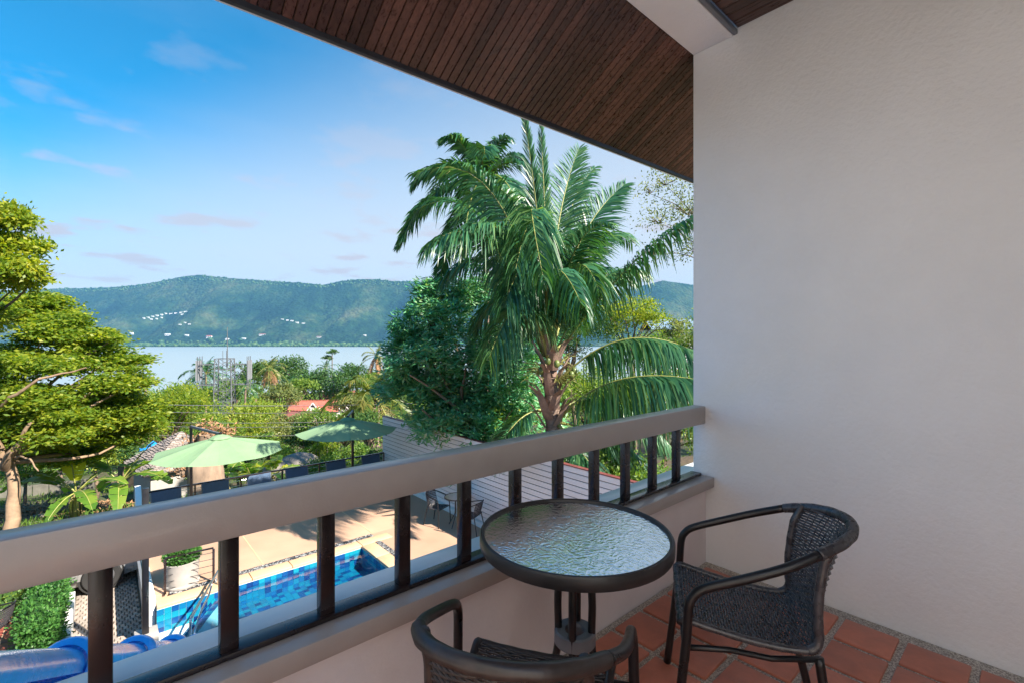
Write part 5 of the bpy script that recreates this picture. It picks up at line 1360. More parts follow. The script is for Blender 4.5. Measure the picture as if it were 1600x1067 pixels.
# ---- main coconut palm
CP = np.array([*at(862, 552, 10.3)[:2], 0]); ctr = at(858, 556, 10.3)
t = thing('coconut_palm', 'big dark green coconut palm close behind the board fence', 'palm tree', (at(868, 700, 10.3)[0], at(868, 700, 10.3)[1], float(ground_z(CP[0], CP[1]))))
off = np.array(t.location); palm_trunk(t, off, at(861, 590, 10.3), .20, .165, 1, .05)
rng = np.random.default_rng(21)
K = 10.3
FR = [  # rachis control points by photo pixel and distance, frond style; face = leaflets spread across the view
    ([(856, 545, K), (850, 420, K), (836, 290, K - .2), (818, 176, K - .3)], dict(leafL=.52, droop=.08, fwd=1.3, rise=0, face=1)),
    ([(858, 545, K), (856, 420, K), (850, 300, K + .2), (845, 190, K + .2)], dict(leafL=.48, droop=.08, fwd=1.4, rise=0, face=1)),
    ([(852, 550, K), (815, 330, K - .3), (752, 225, K - .8), (650, 272, K - 1.0)], dict(leafL=1.15, droop=.55, face=.5)),
    ([(850, 550, K), (800, 370, K), (735, 275, K + .5), (648, 330, K + .9)], dict(leafL=1.1, droop=.6)),
    ([(852, 552, K), (800, 390, K - .8), (745, 320, K - 1.7), (668, 385, K - 2.2)], dict(leafL=1.05, droop=.8)),
    ([(850, 556, K), (800, 430, K + .3), (760, 360, K + .8), (692, 440, K + 1.2)], dict(leafL=1.0, droop=.8)),
    ([(858, 550, K), (850, 350, K - .4), (806, 225, K - 1.5), (850, 440, K - 2.5)], dict(leafL=1.05, droop=.95, face=1)),
    ([(860, 550, K), (862, 380, K - .5), (835, 265, K - 1.4), (806, 420, K - 2.4)], dict(leafL=1.0, droop=.9, face=1)),
    ([(860, 548, K), (858, 420, K), (872, 310, K + .5), (905, 232, K + 1.2)], dict(leafL=.95, droop=.18, face=1)),
    ([(862, 548, K), (876, 430, K), (912, 335, K + .5), (978, 288, K + 1.2)], dict(leafL=1.0, droop=.25, face=1)),
    ([(862, 550, K), (880, 420, K + .6), (935, 330, K + 1.0), (988, 380, K + 1.4)], dict(leafL=.95, droop=.5, face=.6)),
    ([(864, 552, K), (880, 430, K - .6), (905, 370, K - 1.3), (934, 450, K - 1.9)], dict(leafL=1.0, droop=.85, face=.5)),
    ([(868, 558, K), (930, 470, K - .5), (1000, 385, K - 1.0), (1090, 335, K - 1.4)], dict(leafL=1.1, droop=.80)),
    ([(866, 556, K), (905, 470, K + .4), (950, 395, K + .9), (1010, 430, K + 1.3)], dict(leafL=.95, droop=.7)),
    ([(878, 590, K), (925, 540, K - .3), (1000, 495, K - .6), (1104, 560, K - .8)], dict(leafL=.92, droop=1.15, fwd=.2, rise=.0)),
    ([(874, 655, K), (925, 590, K - .8), (1000, 572, K - 1.2), (1116, 598, K - 1.5)], dict(leafL=1.1, droop=1.2, fwd=.2, rise=.0)),
    ([(872, 640, K), (915, 612, K + .3), (965, 615, K + .6), (1040, 690, K + .9)], dict(leafL=.85, droop=.9)),
    ([(850, 640, K), (820, 640, K - .3), (796, 662, K - .6), (770, 720, K - .8)], dict(leafL=.7, droop=.6)),
    ([(856, 560, K), (835, 460, K - 1.0), (800, 450, K - 1.8), (764, 560, K - 2.2)], dict(leafL=.9, droop=.9, face=.4)),
    ([(870, 660, K), (895, 690, K - .6), (930, 730, K - .9), (975, 800, K - 1.0)], dict(leafL=.7, droop=.7)),
    ([(868, 660, K), (905, 660, K + .8), (960, 680, K + 1.4), (1050, 760, K + 2.0)], dict(leafL=.9, droop=.8)),
    ([(852, 550, K), (830, 400, K + 1.0), (790, 290, K + 2.0), (722, 255, K + 2.6)], dict(leafL=1.0, droop=.45, face=.8)),
    ([(858, 550, K), (868, 400, K + 1.2), (888, 300, K + 2.2), (930, 262, K + 2.8)], dict(leafL=.95, droop=.35, face=1)),
    ([(862, 552, K), (890, 440, K + 1.2), (925, 390, K + 2.0), (990, 445, K + 2.6)], dict(leafL=.95, droop=.6)),
    ([(852, 552, K), (830, 420, K - .4), (806, 340, K - 1.2), (738, 350, K - 1.9)], dict(leafL=1.0, droop=.7, face=.5)),
    ([(856, 552, K), (846, 430, K - .9), (862, 370, K - 2.0), (908, 475, K - 2.9)], dict(leafL=.95, droop=.9, face=.8)),
    ([(852, 556, K), (825, 470, K + .5), (790, 430, K + 1.0), (742, 510, K + 1.4)], dict(leafL=.95, droop=.8)),
    ([(856, 552, K), (838, 400, K + .8), (812, 300, K + 1.6), (770, 290, K + 2.2)], dict(leafL=.95, droop=.4, face=1)),
    ([(858, 552, K), (852, 440, K - .6), (838, 340, K - 1.4), (790, 470, K - 2.3)], dict(leafL=1.0, droop=.9, face=.9)),
    ([(860, 552, K), (878, 450, K - .5), (892, 350, K - 1.2), (950, 350, K - 1.8)], dict(leafL=.95, droop=.5, face=.8)),
]
for P, kw in FR:
    W = [at(*p) for p in P]
    fc = kw.pop('face', 0)
    V, F, mi = frond_geom(W, n=135, leafW=.036, t0=kw.pop('t0', .2), rng=rng, rad=.032, ref=(RGT * fc * 1.6 if fc else None), **kw)
    link('frond', quads_mesh('frond', V, F, [M['palm'], M['rachis']], mi, off), t)
# old leaf bases, flower sprays and nuts
for k in range(26):
    u = k / 25; c = at(862, 672 - 118 * u, K); a = k * 2.4; h = np.array([math.cos(a), math.sin(a), 0]); side = np.array([-h[1], h[0], 0])
    L = rng.uniform(.34, .78); b = MB(); w = rng.uniform(.06, .10)
    p0 = c + h * .12; p1 = p0 + h * L * .45 + np.array([0, 0, L * .75]); p2 = p0 + h * L * (.75 + .3 * rng.random()) + np.array([0, 0, L * 1.05])
    vs = [p0 - side * w * 1.5, p0 + side * w * 1.5, p0 + h * .05, p1 - side * w, p1 + side * w, p1 + h * .04, p2 - side * w * .4, p2 + side * w * .4, p2 + h * .02]
    b.add(vs, [(0, 1, 4, 3), (3, 4, 7, 6), (1, 2, 5, 4), (2, 0, 3, 5), (4, 5, 8, 7), (5, 3, 6, 8), (6, 7, 8)]); b.build('leaf_base', M['boot'], t)
for k in range(9):
    a = k * 2.2; c = at(862, 572 + (k % 3) * 12, K) + np.array([math.cos(a) * .22, math.sin(a) * .22, 0]); b = MB()
    for q in range(14):
        e = c + np.array([math.cos(a) * .25, math.sin(a) * .25, .12]) + rng.normal(0, .13, 3); b.tube([c, (c + e) / 2 + [0, 0, .06], e - [0, 0, .05]], .006, 4)
    b.build('flower_spray', M['rachis'], t)
for (x, y, dd) in ((856, 564, -.34), (897, 579, -.25), (893, 585, -.33), (870, 568, -.38), (846, 578, -.2)):
    c = at(x, y, K + dd); b = MB(); b.lathe([(.0005, .085), (.045, .066), (.064, .015), (.06, -.04), (.034, -.078), (.0005, -.09)], c, 14); b.build('coconut', M['coconut'], t, smooth=True)

# ---- second palm behind it, sunlit crown
top = at(752, 282, 16.0)
auto_palm('coconut_palm', 'taller coconut palm behind with its crown lit yellow', (top[0] + .6, top[1] + .8, float(ground_z(top[0], top[1]))), top, 3.0, 'palm', 22, .72, 31, r0=.16, n=80, droopy=1.2)

# ---- mango tree
D_ = 13.2
bl = [(at(700, 500, D_), (1.25, 1.25, 1.0)), (at(760, 470, D_ + .6), (1.1, 1.1, .8)), (at(640, 540, D_), (.85, .85, .7)), (at(660, 600, D_ - .3), (1.1, 1.0, .9)), (at(760, 560, D_ - .6), (1.3, 1.2, 1.0)), (at(820, 530, D_ + .8), (1.0, 1.0, .9)),
      (at(720, 640, D_ - .5), (1.25, 1.2, .9)), (at(800, 630, D_), (1.2, 1.2, 1.0)), (at(690, 455, D_ + .3), (.75, .75, .55)), (at(760, 700, D_ - .2), (1.3, 1.1, .7)), (at(615, 605, D_ + .5), (.55, .6, .5)), (at(840, 690, D_ + .6), (1.1, 1.1, .8)), (at(640, 600, D_ - .4), (.6, .6, .5)), (at(655, 560, D_ - 1.0), (.8, .8, .6)), (at(700, 660, D_ - 1.0), (.9, .9, .6)), (at(760, 660, D_ - 1.0), (.9, .9, .6)), (at(700, 570, D_ - 1.2), (.8, .8, .6))]
bl = sub_lobes([(c, r[0], r[2]) for c, r in bl], 8, 11, .8, .36, .64, .9)
mb = at(742, 760, D_)
tm_ = tree('dense dark mango tree with bare lower branches left of the big palm', (mb[0], mb[1], float(ground_z(mb[0], mb[1]))), at(735, 680, D_), bl, 'mango', 120, dict(n=12, s=.32), .21, .06, 'rosette', tr=.17, seed=11, name='mango_tree', bark='bark', shell=.5, twigs=0)
b = MB(); rg = np.random.default_rng(3)
for (a0, a1) in (((735, 690, D_), (640, 585, D_ - 1.6)), ((742, 690, D_), (660, 640, D_ - 1.6)), ((745, 700, D_), (800, 640, D_ - 1.3))):
    limb(b, at(*a0), at(*a1), .085, .02, rg, -.06, 9)
b.build('lower_branch', M['bark_light'], tm_, smooth=True)
pc = at(783, 652, D_ - 1.7); rg = np.random.default_rng(9); n = 46
C = pc + rg.normal(0, .16, (n, 3)); V, F = leaf_quads(C, rg.normal(0, 1, (n, 3)), rg.normal(0, .5, (n, 3)) + [0, 0, 1], rg.uniform(.13, .24, n), rg.uniform(.04, .06, n))
link('yellow_sprig', quads_mesh('yellow_sprig', V, F, M['lime'], off=np.array(tm_.location)), tm_)['kind'] = 'stuff'

# ---- big trees on the left
Dl = 17.0
bl = [(at(20, 500, Dl), (1.5, 1.4, .75)), (at(85, 520, Dl + .5), (1.5, 1.5, .75)), (at(145, 560, Dl + .5), (1.2, 1.2, .75)), (at(186, 590, Dl), (.9, .9, .6)), (at(205, 566, Dl + .3), (.55, .6, .35)), (at(60, 570, Dl - 1), (1.5, 1.4, .7)), (at(130, 620, Dl), (1.5, 1.3, .8)),
      (at(190, 640, Dl + .5), (1.0, 1.0, .75)), (at(30, 620, Dl - 1.5), (1.5, 1.3, .8)), (at(90, 665, Dl - 1), (1.5, 1.3, .6)), (at(-40, 560, Dl), (1.6, 1.6, 1)), (at(-50, 660, Dl - .5), (1.5, 1.5, .8)), (at(150, 682, Dl + .5), (1.2, 1.2, .45)), (at(52, 475, Dl + .8), (1.0, 1.0, .5)), (at(20, 690, Dl - 1.5), (1.2, 1.1, .35)), (at(100, 497, Dl + .5), (.7, .7, .4)), (at(150, 525, Dl), (.55, .6, .3)), (at(60, 640, Dl - 2), (1.0, 1, .55)), (at(120, 662, Dl - .5), (1.1, 1, .5)), (at(185, 675, Dl + 1), (1.0, 1, .5)), (at(110, 705, Dl + 1), (1.0, 1, .4)), (at(52, 700, Dl + 1.5), (1.1, 1, .5)), (at(200, 620, Dl + .8), (.8, .8, .5))]
bl = sub_lobes([(c, r[0], r[2]) for c, r in bl], 9, 17, .55, .30, .60, .8)
tb = at(8, 800, 14.5)
tl_ = tree('large spreading tree with feathery yellow green layers at the left edge', (tb[0], tb[1], float(ground_z(tb[0], tb[1]))), at(14, 722, 14.9), bl, 'yellow_green', 210, dict(n=16, s=.22), .17, .085, 'layer', tr=.17, seed=17, name='spreading_tree', bark='bark_light', shell=.3, twigs=0)
b = MB(); rg = np.random.default_rng(8)
for (a0, a1, r0) in (((10, 730, 14.8), (34, 690, 14.6), .15), ((34, 690, 14.6), (52, 655, 14.6), .07), ((4, 730, 14.8), (-14, 680, 14.5), .2), ((-20, 655, 14.4), (60, 592, 14.2), .07), ((60, 592, 14.2), (135, 574, 14.6), .04), ((20, 715, 14.7), (60, 735, 14.2), .035)):
    limb(b, at(*a0), at(*a1), r0, r0 * .55, rg, .05, 9)
b.build('bare_limb', M['bark_light'], tl_, smooth=True)
D2 = 12.0
bl = [(at(-10, 350, D2), (.75, .75, .5)), (at(25, 372, D2), (.55, .55, .4)), (at(20, 415, D2), (.55, .55, .45)), (at(-20, 425, D2), (.8, .8, .5)), (at(-60, 380, D2), (1, 1, .8)), (at(-2, 335, D2), (.32, .35, .25)), (at(-80, 480, D2), (1, 1, .7))]
bl = sub_lobes([(c, r[0], r[2]) for c, r in bl], 8, 18, .7, .35, .62, .8)
t2 = at(-110, 800, D2)
tree('broad leaved tree reaching in at the upper left edge of the picture', (t2[0], t2[1], float(ground_z(t2[0], t2[1]))), at(-100, 560, D2), bl, 'yellow_green', 260, dict(n=9, s=.10), .14, .075, 'bush', tr=.12, seed=19, name='broad_leaved_tree', bark='bark', shell=.4, twigs=0)

# ---- middle distance
spot_tree(262, 607, 700, 160, 40, 'rounded bright yellow green tree in front of the lattice tower, left side', 'yellow_green', 41, n=8)
spot_tree(392, 622, 705, 105, 44, 'pale lime tree just right of the lattice tower', 'lime', 42, n=7)
spot_tree(438, 597, 642, 62, 62, 'dense round olive tree left of the red roof', 'olive', 43, n=6)
spot_tree(455, 645, 700, 80, 34, 'grey green bushy tree below the maroon roof', 'olive', 44, n=6)
spot_tree(400, 560, 625, 70, 92, 'dark broad rain tree in front of the bay, left of the skirted palm', 'deep_green', 45, n=7)
spot_tree(452, 556, 612, 76, 96, 'dark broad rain tree in front of the bay, right of the skirted palm', 'deep_green', 46, n=7)
spot_tree(500, 572, 640, 90, 88, 'dark green tree behind the red roof', 'deep_green', 47, n=7)
spot_tree(548, 560, 640, 80, 84, 'dark green tree sloping up towards the mango tree', 'deep_green', 48, n=7)
spot_tree(600, 560, 660, 70, 60, 'green tree behind the mango tree left flank', 'mid_green', 49, n=6)
spot_tree(508, 640, 694, 90, 30, 'green leafy tree between the maroon roof and the far parasol', 'mid_green', 50, n=6)
spot_tree(575, 640, 700, 70, 24, 'dark green tree behind the second parasol', 'deep_green', 51, n=6)
spot_tree(345, 640, 700, 60, 33, 'yellow green bush at the foot of the lattice tower', 'lime', 52, n=5)
spot_tree(300, 670, 715, 60, 30, 'green shrub behind the shingle hut roof', 'mid_green', 53, n=5)
spot_tree(222, 615, 690, 60, 46, 'yellow green tree against the water right of the spreading tree', 'mid_green', 54, n=6)
spot_tree(148, 685, 730, 95, 24.5, 'round sunny shrub behind the banana plants', 'lime', 55, n=6)
spot_tree(195, 690, 735, 60, 25.5, 'dark shrub left of the blue tarpaulin', 'deep_green', 56, n=5)
spot_tree(452, 700, 750, 70, 22, 'yellow green shrub behind the terrace railing, left of the boulders gap', 'lime', 57, n=5)
spot_tree(505, 690, 740, 80, 22.5, 'yellow green shrub under the second parasol', 'yellow_green', 58, n=6)
spot_tree(560, 692, 740, 70, 19, 'mid green shrub at the end of the terrace railing', 'mid_green', 59, n=6)
spot_tree(420, 680, 720, 60, 27, 'mid green shrub between the two parasols', 'mid_green', 60, n=5)
spot_tree(520, 725, 770, 120, 17.5, 'low green bush just beyond the terrace railing', 'mid_green', 61, n=6)
spot_tree(985, 455, 560, 110, 21, 'yellow green tree right of the big palm', 'yellow_green', 62, n=7)
spot_tree(1060, 495, 560, 80, 27, 'soft grey green tree beside the pale blue roof', 'olive', 63, n=6)
spot_tree(930, 560, 700, 150, 15.5, 'green thicket behind the low palm fronds', 'mid_green', 64, n=8)
spot_tree(1040, 570, 720, 170, 14.5, 'green thicket behind the right end of the railing', 'mid_green', 65, n=8)
spot_tree(890, 470, 590, 120, 19, 'dark leafy tree directly behind the big palm trunk', 'deep_green', 66, n=7)
spot_tree(980, 700, 830, 230, 11.5, 'low bush under the big palm seen between the balusters', 'mid_green', 67, n=8)
spot_tree(1200, 420, 640, 260, 22, 'large green tree hidden behind the side wall', 'mid_green', 68, n=8)
spot_tree(640, 575, 650, 60, 40, 'green tree peeping left of the mango branches', 'mid_green', 69, n=5)
for k, (px_, y0, y1, w_, d_, m_, lb) in enumerate((
    (40, 700, 760, 90, 23, 'mid_green', 'green bush behind the trunk of the spreading tree'), (95, 690, 735, 70, 28, 'deep_green', 'dark bush over the concrete panel wall'),
    (215, 655, 705, 80, 36, 'yellow_green', 'sunny bush left of the shingle hut ridge'), (170, 650, 700, 80, 38, 'mid_green', 'green tree low behind the spreading tree'),
    (330, 655, 705, 80, 31, 'mid_green', 'green tree behind the cut trunk tops'), (415, 655, 700, 80, 33, 'yellow_green', 'sunny bush under the maroon roof, left part'),
    (480, 660, 705, 70, 31, 'deep_green', 'dark bush under the maroon roof, right part'), (540, 655, 700, 70, 27, 'lime', 'lime bush left of the far parasol pole'),
    (370, 700, 745, 70, 23, 'mid_green', 'bush behind the near parasol, right edge'), (470, 705, 745, 60, 25, 'mid_green', 'bush behind the boulders'),
    (545, 610, 650, 60, 52, 'olive', 'olive tree right of the red roof'), (365, 590, 640, 70, 70, 'mid_green', 'green tree behind the lattice tower, right side'),
    (470, 590, 625, 60, 76, 'mid_green', 'green tree just above the red roof'), (300, 600, 650, 90, 60, 'mid_green', 'green tree behind the rounded tree by the tower'),
    (585, 700, 750, 60, 17.0, 'deep_green', 'dark bush in the corner of railing and board fence'))):
    spot_tree(px_, y0, y1, w_, d_, lb, m_, 300 + k, n=5)
spot_tree(1030, 520, 600, 110, 24, 'leafy green tree in front of the pale blue roof', 'mid_green', 72, n=6)
# feathery tree at the wall edge
Df = 17.0; rg = np.random.default_rng(5)
bl = [(at(1040, 285, Df), (.55, .55, .35)), (at(1075, 330, Df), (.8, .7, .5)), (at(1030, 345, Df - .3), (.5, .5, .35)), (at(1085, 390, Df), (.7, .7, .5)), (at(1100, 270, Df), (.8, .8, .5)), (at(1015, 300, Df), (.30, .3, .22)), (at(1120, 340, Df), (1, 1, .8)), (at(1020, 395, Df), (.35, .35, .25))]
fb = at(1150, 700, Df)
tree('thin airy tree with small leaves against the bright sky by the wall edge', (fb[0], fb[1], float(ground_z(fb[0], fb[1]))), at(1135, 430, Df), [(c, np.array(r) * 1.25) for c, r in bl], 'olive', 80, dict(n=4, s=.30), .12, .05, 'bush', tr=.06, seed=71, name='airy_tree', shell=.25, twigs=9)
# palms
def pp_(px, py, d): return at(px, py, d)
def gp(px, d): p = at(px, 600, d); return (p[0], p[1], float(ground_z(p[0], p[1])))
auto_palm('coconut_palm', 'coconut palm behind the left antennas of the lattice tower', gp(322, 78), at(322, 582, 78), 4.3, 'palm', 20, .75, 81, r0=.2, n=34)
auto_palm('coconut_palm', 'coconut palm with a hanging skirt of dead fronds in front of the bay', gp(421, 80), at(420, 574, 80), 3.4, 'palm_sun', 16, .75, 82, r0=.2, n=30, dead=9)
auto_palm('coconut_palm', 'small palm right beside the right antennas of the lattice tower', gp(385, 66), at(384, 604, 66), 2.6, 'palm', 14, .7, 83, r0=.17, n=26)
auto_palm('coconut_palm', 'slim tall palm with upright fronds left of the mango tree', gp(590, 46), at(588, 556, 46), 2.0, 'palm_sun', 12, .6, 84, r0=.13, n=28, dead=7)
auto_palm('coconut_palm', 'large yellowing coconut palm left of the mango tree', gp(592, 27), at(586, 624, 27), 3.3, 'palm_sun', 18, .7, 85, r0=.17, n=52, droopy=1.1)
auto_palm('coconut_palm', 'small palm on the skyline of the dark trees near the water', gp(508, 104), at(509, 575, 104), 3.4, 'palm', 14, .7, 86, r0=.2, n=24)
auto_palm('coconut_palm', 'palm half hidden behind the spreading tree at its right tip', gp(232, 70), at(226, 598, 70), 2.8, 'palm', 12, .7, 87, r0=.2, n=24)
for (x, y, lb, s) in ((519, 550, 'tall thin tree with a tiny flat crown, the higher one of the pair', 91), (511, 559, 'tall thin tree with a tiny flat crown, the lower one of the pair', 92)):
    c = at(x, y, 108); g = gp(x, 108)
    tree(lb, g, (c[0], c[1], c[2] - .4), [(c, (.85, .85, .45)), (c + [.4, .2, .4], (.5, .5, .3))], 'deep_green', 30, dict(n=8, s=.3), .5, .25, 'layer', tr=.12, seed=s, name='slender_tree')

# ground cover over the slope: one mass
rg = np.random.default_rng(77); n = 7000
s_ = rg.uniform(0, 1, n) ** 1.3 * 300 + 34; la = rg.uniform(-2.3, 1.3, n)
P = s_[:, None] * FWD + (la * s_)[:, None] * RGT; P[:, 2] = ground_z(P[:, 0], P[:, 1])
keep = P[:, 0] * SV[0] + P[:, 1] * SV[1] > np.where(la < -1.35, 24, 33); P = P[keep]; s_ = s_[keep]; n = len(P)
k = 22; hh = np.clip(s_ * .03, 1.0, 4.5)
C = P[:, None] + rg.normal(0, 1, (n, k, 3)) * (hh * .55)[:, None, None] * [1, 1, .5] + np.array([0, 0, 1]) * (hh * .55)[:, None, None]
D = rg.normal(0, 1, (n, k, 3)) + [0, 0, .3]; N = rg.normal(0, .6, (n, k, 3)) + [0, 0, 1]; sz = np.repeat(np.clip(s_ * .0085, .3, 2.2), k) * rg.uniform(.6, 1.2, n * k)
V, F = leaf_quads(C.reshape(-1, 3), D.reshape(-1, 3), N.reshape(-1, 3), sz, sz * .55)
tag(link('hillside_thicket', quads_mesh('hillside_thicket', V, F, M['mid_green'])), 'green thicket covering the slope down to the bay', kind='stuff')
rg = np.random.default_rng(78); n = 9000
s_ = rg.uniform(14.5, 36, n); la = rg.uniform(-1.3, .2, n); P = s_[:, None] * FWD + (la * s_)[:, None] * RGT
ss = P[:, 0] * SV[0] + P[:, 1] * SV[1]; P = P[(ss > 16) & (vnoise(P[:, 0] * .35, P[:, 1] * .35, 2) > .45)]; n = len(P); P[:, 2] = ground_z(P[:, 0], P[:, 1])
k = 4; C = (P[:, None] + rg.normal(0, .09, (n, k, 3)) * [1, 1, .2]).reshape(-1, 3)
V, F = leaf_quads(C, rg.normal(0, .6, (n * k, 3)) + [0, 0, 1], rg.normal(0, 1, (n * k, 3)), rg.uniform(.1, .3, n * k), rg.uniform(.02, .05, n * k))
tag(link('garden_weeds', quads_mesh('garden_weeds', V, F, M['mid_green'])), 'weeds and rough grass in the garden', kind='stuff')
n = 2600; c0 = at(70, 775, 19.5); P = np.stack([rg.normal(c0[0], 1.5, n), rg.normal(c0[1] + .5, 1.2, n), np.zeros(n)], 1)
P[:, 2] = ground_z(P[:, 0], P[:, 1]) + rg.uniform(0, .45, n) * np.exp(-((P[:, 0] - c0[0]) ** 2 + (P[:, 1] - c0[1]) ** 2) / 3.5)
V, F = leaf_quads(P, rg.normal(0, 1, (n, 3)) * [1, 1, .4], rg.normal(0, .5, (n, 3)) + [0, 0, 1], rg.uniform(.12, .34, n), rg.uniform(.05, .12, n))
tag(link('dead_leaves', quads_mesh('dead_leaves', V, F, M['dry'])), 'heap of dry brown leaves in the garden behind the bananas', kind='stuff')

# ---- banana plants: every blade a part
def banana(label, base, h, blades, seed, grp='banana plants', lit=0):
    rng = np.random.default_rng(seed); base = np.array(base, float)
    t = thing('banana_plant', label, 'banana plant', base, group=grp); off = np.array(t.location)
    b = MB(); b.tube([base - [0, 0, .1], base + [0, 0, h * .3], base + [.02, .03, h * .62]], [.13, .10, .07], 10)
    for k in range(7):
        a = k * 1.7; b.tube([base + [.09 * math.cos(a), .09 * math.sin(a), h * .5], base + [.17 * math.cos(a), .17 * math.sin(a), h * .30], base + [.15 * math.cos(a), .15 * math.sin(a), h * .05]], [.02, .035, .015], 5)
    b.build('stem', M['banana_stem'], t, smooth=True)
    top = base + [.02, .03, h * .58]
    for i, (az, el, L, W, sag) in enumerate(blades):
        L, W = L * 1.2, W * 1.15
        hd = np.array([math.cos(az), math.sin(az), 0]); d0 = hd * math.cos(el) + np.array([0, 0, math.sin(el)])
        n = 16; u = np.linspace(0, 1, n); pet = .22
        P = top + d0 * (L * u)[:, None] - np.array([0, 0, 1.0]) * (sag * L * np.clip(u - pet * .5, 0, 1) ** 2)[:, None]
        T = np.gradient(P, axis=0); T /= np.linalg.norm(T, axis=1)[:, None]
        S = np.cross(T, [0, 0, 1.0]); nn = np.linalg.norm(S, axis=1)[:, None]
        S = np.where(nn > .15, S / np.maximum(nn, 1e-3), RGT)
        Nn = np.cross(S, T)
        b = MB(); b.tube(P, .026 * (1 - u) + .006, 6); rb = b.build('midrib', M['lime'] if False else M['rachis'], t, smooth=True)
        Vs, Fs = [], []; base_i = 0; m = 15
        for sd in (-1, 1):
            e = pet
            while e < .985:
                st = min(rng.uniform(.06, .17), .995 - e) if L > 1 else .995 - e
                e1 = e + st; q = np.linspace(e, e1, 4)
                c = np.stack([np.interp(q, u, P[:, j]) for j in range(3)], 1); s_2 = np.stack([np.interp(q, u, S[:, j]) for j in range(3)], 1); n_2 = np.stack([np.interp(q, u, Nn[:, j]) for j in range(3)], 1)
                x = (q - pet) / (1 - pet); w = W * .5 * np.clip(np.sin(np.pi * np.clip(x * .93 + .05, 0, 1)) ** .55, .05, 1)
                dr = rng.uniform(-.35, .12)
                rows = []
                for f in (0, .5, 1.0):
                    jit = rng.normal(0, .012, (4, 3)) * f
                    rows.append(c + s_2 * sd * (w * f)[:, None] + n_2 * (w * (.22 * f + dr * f * f))[:, None] + jit)
                V = np.concatenate(rows); Vs.append(V)
                for a in range(2):
                    for k in range(3): Fs.append((base_i + a * 4 + k, base_i + a * 4 + k + 1, base_i + a * 4 + 5 + k, base_i + a * 4 + 4 + k))
                base_i += 12; e = e1 + .004
        me = quads_mesh('blade', np.concatenate(Vs), np.array(Fs), M['banana_lit'] if i < lit else M['banana'], off=off)
        me.polygons.foreach_set('use_smooth', [True] * len(me.polygons))
        o = link('blade', me, t)
    return t
azR = math.atan2(RGT[1], RGT[0]); azF = math.atan2(FWD[1], FWD[0])
bp_ = at(118, 806, 17.5); bz = float(ground_z(bp_[0], bp_[1]))
hb = EYE + 17.5 * (533.5 - 715) / 727 - bz
banana('banana plant with one upright young leaf, its glow put into the colour', (bp_[0], bp_[1], bz), hb * .72,
       [(azF + math.pi, 1.42, 1.75, .72, .0), (azR + math.pi, .5, 2.7, .60, .62), (azR + math.pi + .35, .85, 2.3, .55, .62), (azR, .65, 2.0, .52, .6), (azR - .6, .35, 1.7, .5, .6), (azR + .7, .85, 1.8, .5, .5), (azR + math.pi - .7, .3, 1.9, .5, .62), (azF + math.pi, -.1, 1.0, .4, .7)], 1, lit=1)
b2 = at(186, 790, 18.2); bz = float(ground_z(b2[0], b2[1]))
banana('banana plant with long torn leaves beside the white newel', (b2[0], b2[1], bz), 2.0,
       [(azR + .5, 1.05, 2.2, .40, .3), (azR, .75, 2.9, .60, .6), (azR - .25, .55, 2.5, .58, .6), (azR + math.pi, .8, 2.4, .58, .6), (azR + math.pi + .3, .95, 1.6, .42, .6), (azR - .9, .3, 1.6, .48, .8), (azR + math.pi - .5, .3, 1.5, .5, .8), (azF, .8, 1.5, .45, .5)], 2)
for i, (x, y, d, s, lb) in enumerate(((352, 762, 18.5, 3, 'banana plant right of the cut tree trunk'), (392, 752, 18.8, 4, 'banana plant behind the third navy chair'), (598, 700, 20, 5, 'pale banana leaf clump at the end of the railing'), (425, 745, 19.4, 6, 'banana plant in front of the grey boulders'))):
    c = at(x, y, d); bz = float(ground_z(c[0], c[1])); rr = np.random.default_rng(s)
    banana(lb, (c[0], c[1], bz), 1.5, [(k * .95 + rr.uniform(-.3, .3), rr.uniform(.4, 1.2), rr.uniform(1.1, 1.6), rr.uniform(.34, .46), rr.uniform(.4, .8)) for k in range(7)], s, lit=1)

# ---- cut trunk
sp = at(322, 775, 16.6); sz_ = float(ground_z(sp[0], sp[1]))
t = thing('cut_tree_trunk', 'thick pollarded tree trunk with brown regrowth behind the first parasol', 'tree', (sp[0], sp[1], sz_))
b = MB(); rg = np.random.default_rng(2)
b.tube([(sp[0], sp[1], sz_ - .3), (sp[0] + .03, sp[1], sz_ + .6), (sp[0], sp[1], sz_ + 1.4), (sp[0] - .02, sp[1], sz_ + 1.9)], [.72, .58, .56, .5], 16)
b.build('trunk', M['stump'], t, smooth=True)
for (x, y, dx, r) in ((322, 678, 0, .27), (352, 682, .3, .25), (283, 738, -.2, .17), (300, 700, .2, .2)):
    b = MB(); e = at(x, y, 16.4); P = limb(b, (sp[0], sp[1], sz_ + 1.5), e, r * 1.35, r, rg, .02, 8)
    b.lathe([(r, 0), (r * .8, .03), (.0005, .02)], P[-1] - [0, 0, .01], 10); b.build('cut_limb', M['stump'], t, smooth=True)
    n = 130; C = e + rg.normal(0, .16, (n, 3)) + [0, 0, .16]; V, F = leaf_quads(C, rg.normal(0, 1, (n, 3)) + [0, 0, .5], rg.normal(0, 1, (n, 3)), rg.uniform(.1, .24, n), rg.uniform(.03, .08, n))
    link('brown_regrowth', quads_mesh('brown_regrowth', V, F, M['dry'], off=np.array(t.location)), t)['kind'] = 'stuff'

